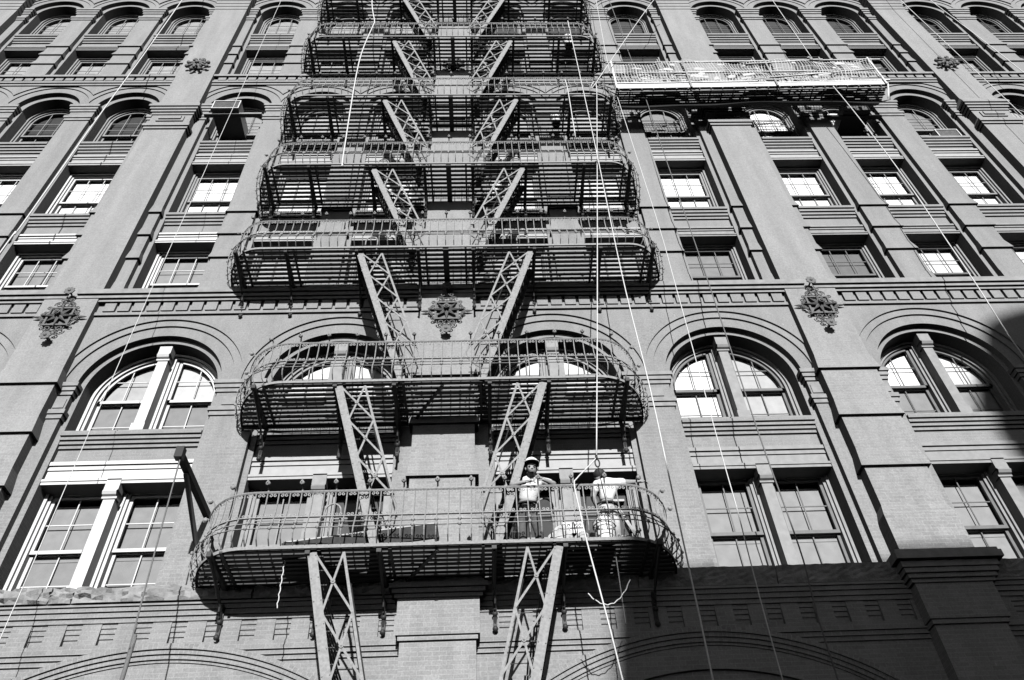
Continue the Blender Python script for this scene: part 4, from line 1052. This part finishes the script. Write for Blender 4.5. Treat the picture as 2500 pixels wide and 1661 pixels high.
def make_person(loc, J, label, shirt, trousers, face=None, cap=False):
    A = thing('person', label, 'person', loc, None)
    g = lambda k: tuple(J[k])
    body = []
    body.append([(g('pelvis'), (.145, .105)), (g('waist'), (.130, .095)), (g('chest'), (.155, .11)), (g('neck0'), (.075, .07)), (g('neck1'), (.066, .068)), (g('jaw'), (.080, .090)), (g('face'), (.096, .108)), (g('skull'), (.098, .110)), (g('crown'), (.055, .065))])
    for s in ('L', 'R'):
        body.append([(g('chest'), (.155, .11)), (g('sh' + s), (.068, .068)), (g('el' + s), (.052, .052)), (g('wr' + s), (.036, .032))])
        body.append([(g('pelvis'), (.145, .105)), (g('hip' + s), (.085, .09)), (g('kn' + s), (.058, .06)), (g('an' + s), (.042, .045)), (g('toe' + s), (.045, .03))])
        body += fingers(g('wr' + s), g('pa' + s), J['hd' + s], J['hs' + s], J['hc' + s])
    if face:
        f = Vector(face); n0 = Vector(g('face')) + f * .090
        body.append([(g('face'), (.096, .108)), (tuple(n0), (.022, .022)), (tuple(n0 + f * .012 + Vector((0, 0, -.016))), (.014, .012))])
    skin_obj('body', body, 'skin', A)
    sh = [[(tuple(Vector(g('waist')) * .72 + Vector(g('pelvis')) * .28), (.168, .125)), (g('waist'), (.160, .125)), (g('chest'), (.178, .135)), (g('neck0'), (.085, .078))]]
    for s in ('L', 'R'):
        m2 = Vector(g('sh' + s)).lerp(Vector(g('el' + s)), .72)
        sh.append([(g('chest'), (.178, .135)), (g('sh' + s), (.088, .088)), (tuple(m2), (.070, .070))])
    skin_obj('shirt', sh, shirt, A)
    tr = [[(g('pelvis'), (.165, .125)), (tuple(Vector(g('pelvis')).lerp(Vector(g('waist')), .55)), (.155, .120))]]
    for s in ('L', 'R'): tr.append([(g('pelvis'), (.165, .125)), (g('hip' + s), (.10, .105)), (g('kn' + s), (.075, .078)), (tuple(Vector(g('kn' + s)).lerp(Vector(g('an' + s)), .9)), (.068, .07))])
    skin_obj('trousers', tr, trousers, A)
    b_ = MB(); pw = Vector(g('pelvis')).lerp(Vector(g('waist')), .5); b_.tube([pw + Vector((.178 * math.cos(t), .135 * math.sin(t), 0)) for t in [2 * math.pi * k / 20 for k in range(21)]], .016, 6, False); b_.build('belt', 'hair', A)
    for s in ('L', 'R'):
        q = MB(); a, t = Vector(g('an' + s)), Vector(g('toe' + s)); q.ball((a + t) / 2 + Vector((0, 0, -.01)), .07, 12, 8, (.72, 1.7 if abs(t.y - a.y) > abs(t.x - a.x) else .8, .62)); q.build('shoe', 'hair', A)
    if face:
        f = Vector(face).normalized(); sd = f.cross(Vector((0, 0, 1))).normalized(); u = sd.cross(f); fc = Vector(g('face'))
        for sg in (-1, 1):
            e = MB(); e.ball(fc + f * .098 + sd * sg * .036 + u * .026, .012, 8, 6); e.build('eye', 'hair', A)
            e = MB(); e.bar(fc + f * .102 + sd * sg * .020 + u * .048, fc + f * .094 + sd * sg * .056 + u * .046, .013, .008, tuple(f)); e.build('eyebrow', 'hair', A)
            e = MB(); e.ball(fc + sd * sg * .098 + u * .0, .028, 8, 6, (.5, .8, 1.3)); e.build('ear', 'skin', A)
        q = MB(); q.bar(fc + f * .100 - sd * .032 - u * .055, fc + f * .100 + sd * .032 - u * .055, .014, .008, tuple(f)); q.build('mouth', 'brown', A)
    sk = Vector(g('skull'))
    q = MB(); q.ball(sk + Vector((0, .032 if face else -.0, .004)), .114, 14, 10, (.90, 1.02, .95)); q.build('hair', 'hair', A)
    if cap:
        f = Vector(face).normalized(); q = MB(); n = 18; c = sk + Vector((0, 0.0, .014))
        for i in range(8):
            t0, t1 = math.pi / 2 * i / 8, math.pi / 2 * (i + 1) / 8
            for k in range(n):
                a, b2 = 2 * math.pi * k / n, 2 * math.pi * (k + 1) / n
                R2 = lambda th, al: (c.x + .130 * math.sin(th) * math.cos(al), c.y + .138 * math.sin(th) * math.sin(al), c.z + .135 * math.cos(th))
                q.face([R2(t0, a), R2(t0, b2), R2(t1, b2), R2(t1, a)], smooth=True)
        q.build('cap_crown', 'cap', A)
        q = MB(); al0 = math.atan2(f.y, f.x)
        for k in range(10):
            a, b2 = al0 - 1.15 + 2.3 * k / 10, al0 - 1.15 + 2.3 * (k + 1) / 10
            def pr(al, o, z): w = math.cos((al - al0) * 1.25); return (c.x + (.128 + o * w) * math.cos(al), c.y + (.136 + o * w) * math.sin(al), c.z + z - .03 * (o * w) / .075)
            for z in (0.0, -.008): q.face([pr(a, 0, z), pr(b2, 0, z), pr(b2, .075, z), pr(a, .075, z)])
            q.face([pr(a, .075, 0), pr(b2, .075, 0), pr(b2, .075, -.008), pr(a, .075, -.008)])
        q.build('cap_peak', 'cap', A)
    return A
V3 = Vector
make_person((1.45, -1.0, 6.44), dict(
    pelvis=V3((-.06, .0, .80)), waist=V3((-.04, -.06, .98)), chest=V3((.03, -.14, 1.19)), neck0=V3((.04, -.21, 1.32)), neck1=V3((.04, -.27, 1.33)), jaw=V3((.04, -.33, 1.34)), face=V3((.04, -.335, 1.40)), skull=V3((.04, -.31, 1.465)), crown=V3((.04, -.30, 1.525)),
    shL=V3((-.17, -.17, 1.26)), elL=V3((-.31, -.46, .985)), wrL=V3((-.10, -.55, .985)), paL=V3((-.025, -.565, .99)), hdL=V3((1, -.15, .0)), hsL=V3((0, .6, .8)), hcL=V3((.2, .3, -1)),
    shR=V3((.24, -.17, 1.25)), elR=V3((.37, -.46, .985)), wrR=V3((.20, -.56, 1.02)), paR=V3((.13, -.575, 1.03)), hdR=V3((-1, -.15, .05)), hsR=V3((0, .6, .8)), hcR=V3((-.2, .2, -1)),
    hipL=V3((-.15, .0, .74)), knL=V3((-.15, -.04, .42)), anL=V3((-.14, .03, .09)), toeL=V3((-.15, -.12, .04)),
    hipR=V3((.04, .0, .74)), knR=V3((.10, -.05, .42)), anR=V3((.13, .05, .09)), toeR=V3((.14, -.10, .04))),
    'man in white cap and white t-shirt leaning on the rail of the lowest balcony', 'shirt', 'jeans', face=(0, -.86, -.50), cap=True)
make_person((2.70, -.92, 6.44), dict(
    pelvis=V3((-.02, .0, .84)), waist=V3((.0, .0, 1.02)), chest=V3((.05, .03, 1.30)), neck0=V3((.03, .06, 1.46)), neck1=V3((.0, .07, 1.50)), jaw=V3((-.03, .11, 1.53)), face=V3((-.04, .12, 1.58)), skull=V3((-.035, .10, 1.62)), crown=V3((-.03, .10, 1.68)),
    shL=V3((-.13, -.01, 1.36)), elL=V3((-.22, -.02, 1.08)), wrL=V3((-.12, .12, .92)), paL=V3((-.07, .17, .88)), hdL=V3((.5, .6, -.5)), hsL=V3((1, 0, .6)), hcL=V3((.3, .3, -1)),
    shR=V3((.23, .05, 1.42)), elR=V3((.44, .12, 1.46)), wrR=V3((.62, .17, 1.51)), paR=V3((.69, .185, 1.53)), hdR=V3((1, .1, .05)), hsR=V3((0, .8, .5)), hcR=V3((.2, .4, -1)),
    hipL=V3((-.12, .0, .78)), knL=V3((-.14, -.03, .44)), anL=V3((-.15, .04, .09)), toeL=V3((-.16, .19, .04)),
    hipR=V3((.08, .0, .78)), knR=V3((.08, -.03, .44)), anR=V3((.07, .04, .09)), toeR=V3((.10, .18, .04))),
    'man in white t-shirt turned away with his right arm stretched out', 'shirt', 'pale_trousers')
# ------------------------------------------------------------------ across the street (throws the shade on the lower right)
def block(x0, x1, y0, y1, z1, label):
    o = MB(); o.box(x0, x1, y0, y1, -1.6, z1); t = thing('office_block', label, 'building', ((x0 + x1) / 2, y1, -1.6))
    a = o.build('wall', 'plaster', t); a.location = (-(x0 + x1) / 2, -y1, 1.6)
    w = MB(); n = int((x1 - x0) / 2.4)
    for i in range(n):
        for k in range(max(1, int((z1 + .6) / 3.3))):
            xx = x0 + .8 + i * 2.4; zz = .2 + k * 3.3
            if zz + 1.9 < z1: w.box(xx, xx + 1.1, y1, y1 + .03, zz, zz + 1.9)
    b_ = w.build('window', 'dark', t); b_.location = a.location
    c = MB(); c.box(x0 - .2, x1 + .2, y0, y1 + .25, z1 - .5, z1); d = c.build('cornice', 'plaster', t); d.location = a.location
SD = 45.0
block(2.95 + .05 * SD, 60, -62, -SD, 6.45 + .36 * SD, 'plain masonry block across the street with a water tank on its roof')
TX = 13.9 + .05 * (SD + 3.4); TZ = .36 * SD; TR = 3.3
wt = thing('water_tank', 'round timber water tank on legs on the roof across the street', 'water tank', (TX, -SD - 3.4, 6.45 + TZ))
m_ = MB(); n = 28
for k in range(n):
    a, b_ = 2 * math.pi * k / n, 2 * math.pi * (k + 1) / n; ca, sa, cb, sb = math.cos(a) * TR, math.sin(a) * TR, math.cos(b_) * TR, math.sin(b_) * TR
    m_.face([(ca, sa, 3.72), (cb, sb, 3.72), (cb, sb, 4.72), (ca, sa, 4.72)])
    m_.face([(0, 0, 3.72), (ca, sa, 3.72), (cb, sb, 3.72)])
m_.build('tank', 'wood', wt)
m_ = MB()
for k in range(n):
    a, b_ = 2 * math.pi * k / n, 2 * math.pi * (k + 1) / n; f = .78
    ca, sa, cb, sb = math.cos(a) * TR, math.sin(a) * TR, math.cos(b_) * TR, math.sin(b_) * TR
    m_.face([(ca, sa, 4.721), (cb, sb, 4.721), (cb * f, sb * f, 6.52), (ca * f, sa * f, 6.52)]); m_.face([(0, 0, 6.67), (ca * f, sa * f, 6.52), (cb * f, sb * f, 6.52)])
m_.build('roof', 'wood', wt)
for sx in (-1, 1):
    for sy in (-1, 1):
        m_ = MB(); m_.box(sx * 2.0 - .12, sx * 2.0 + .12, sy * 2.0 - .12, sy * 2.0 + .12, 0, 3.719); m_.build('leg', 'wood', wt)
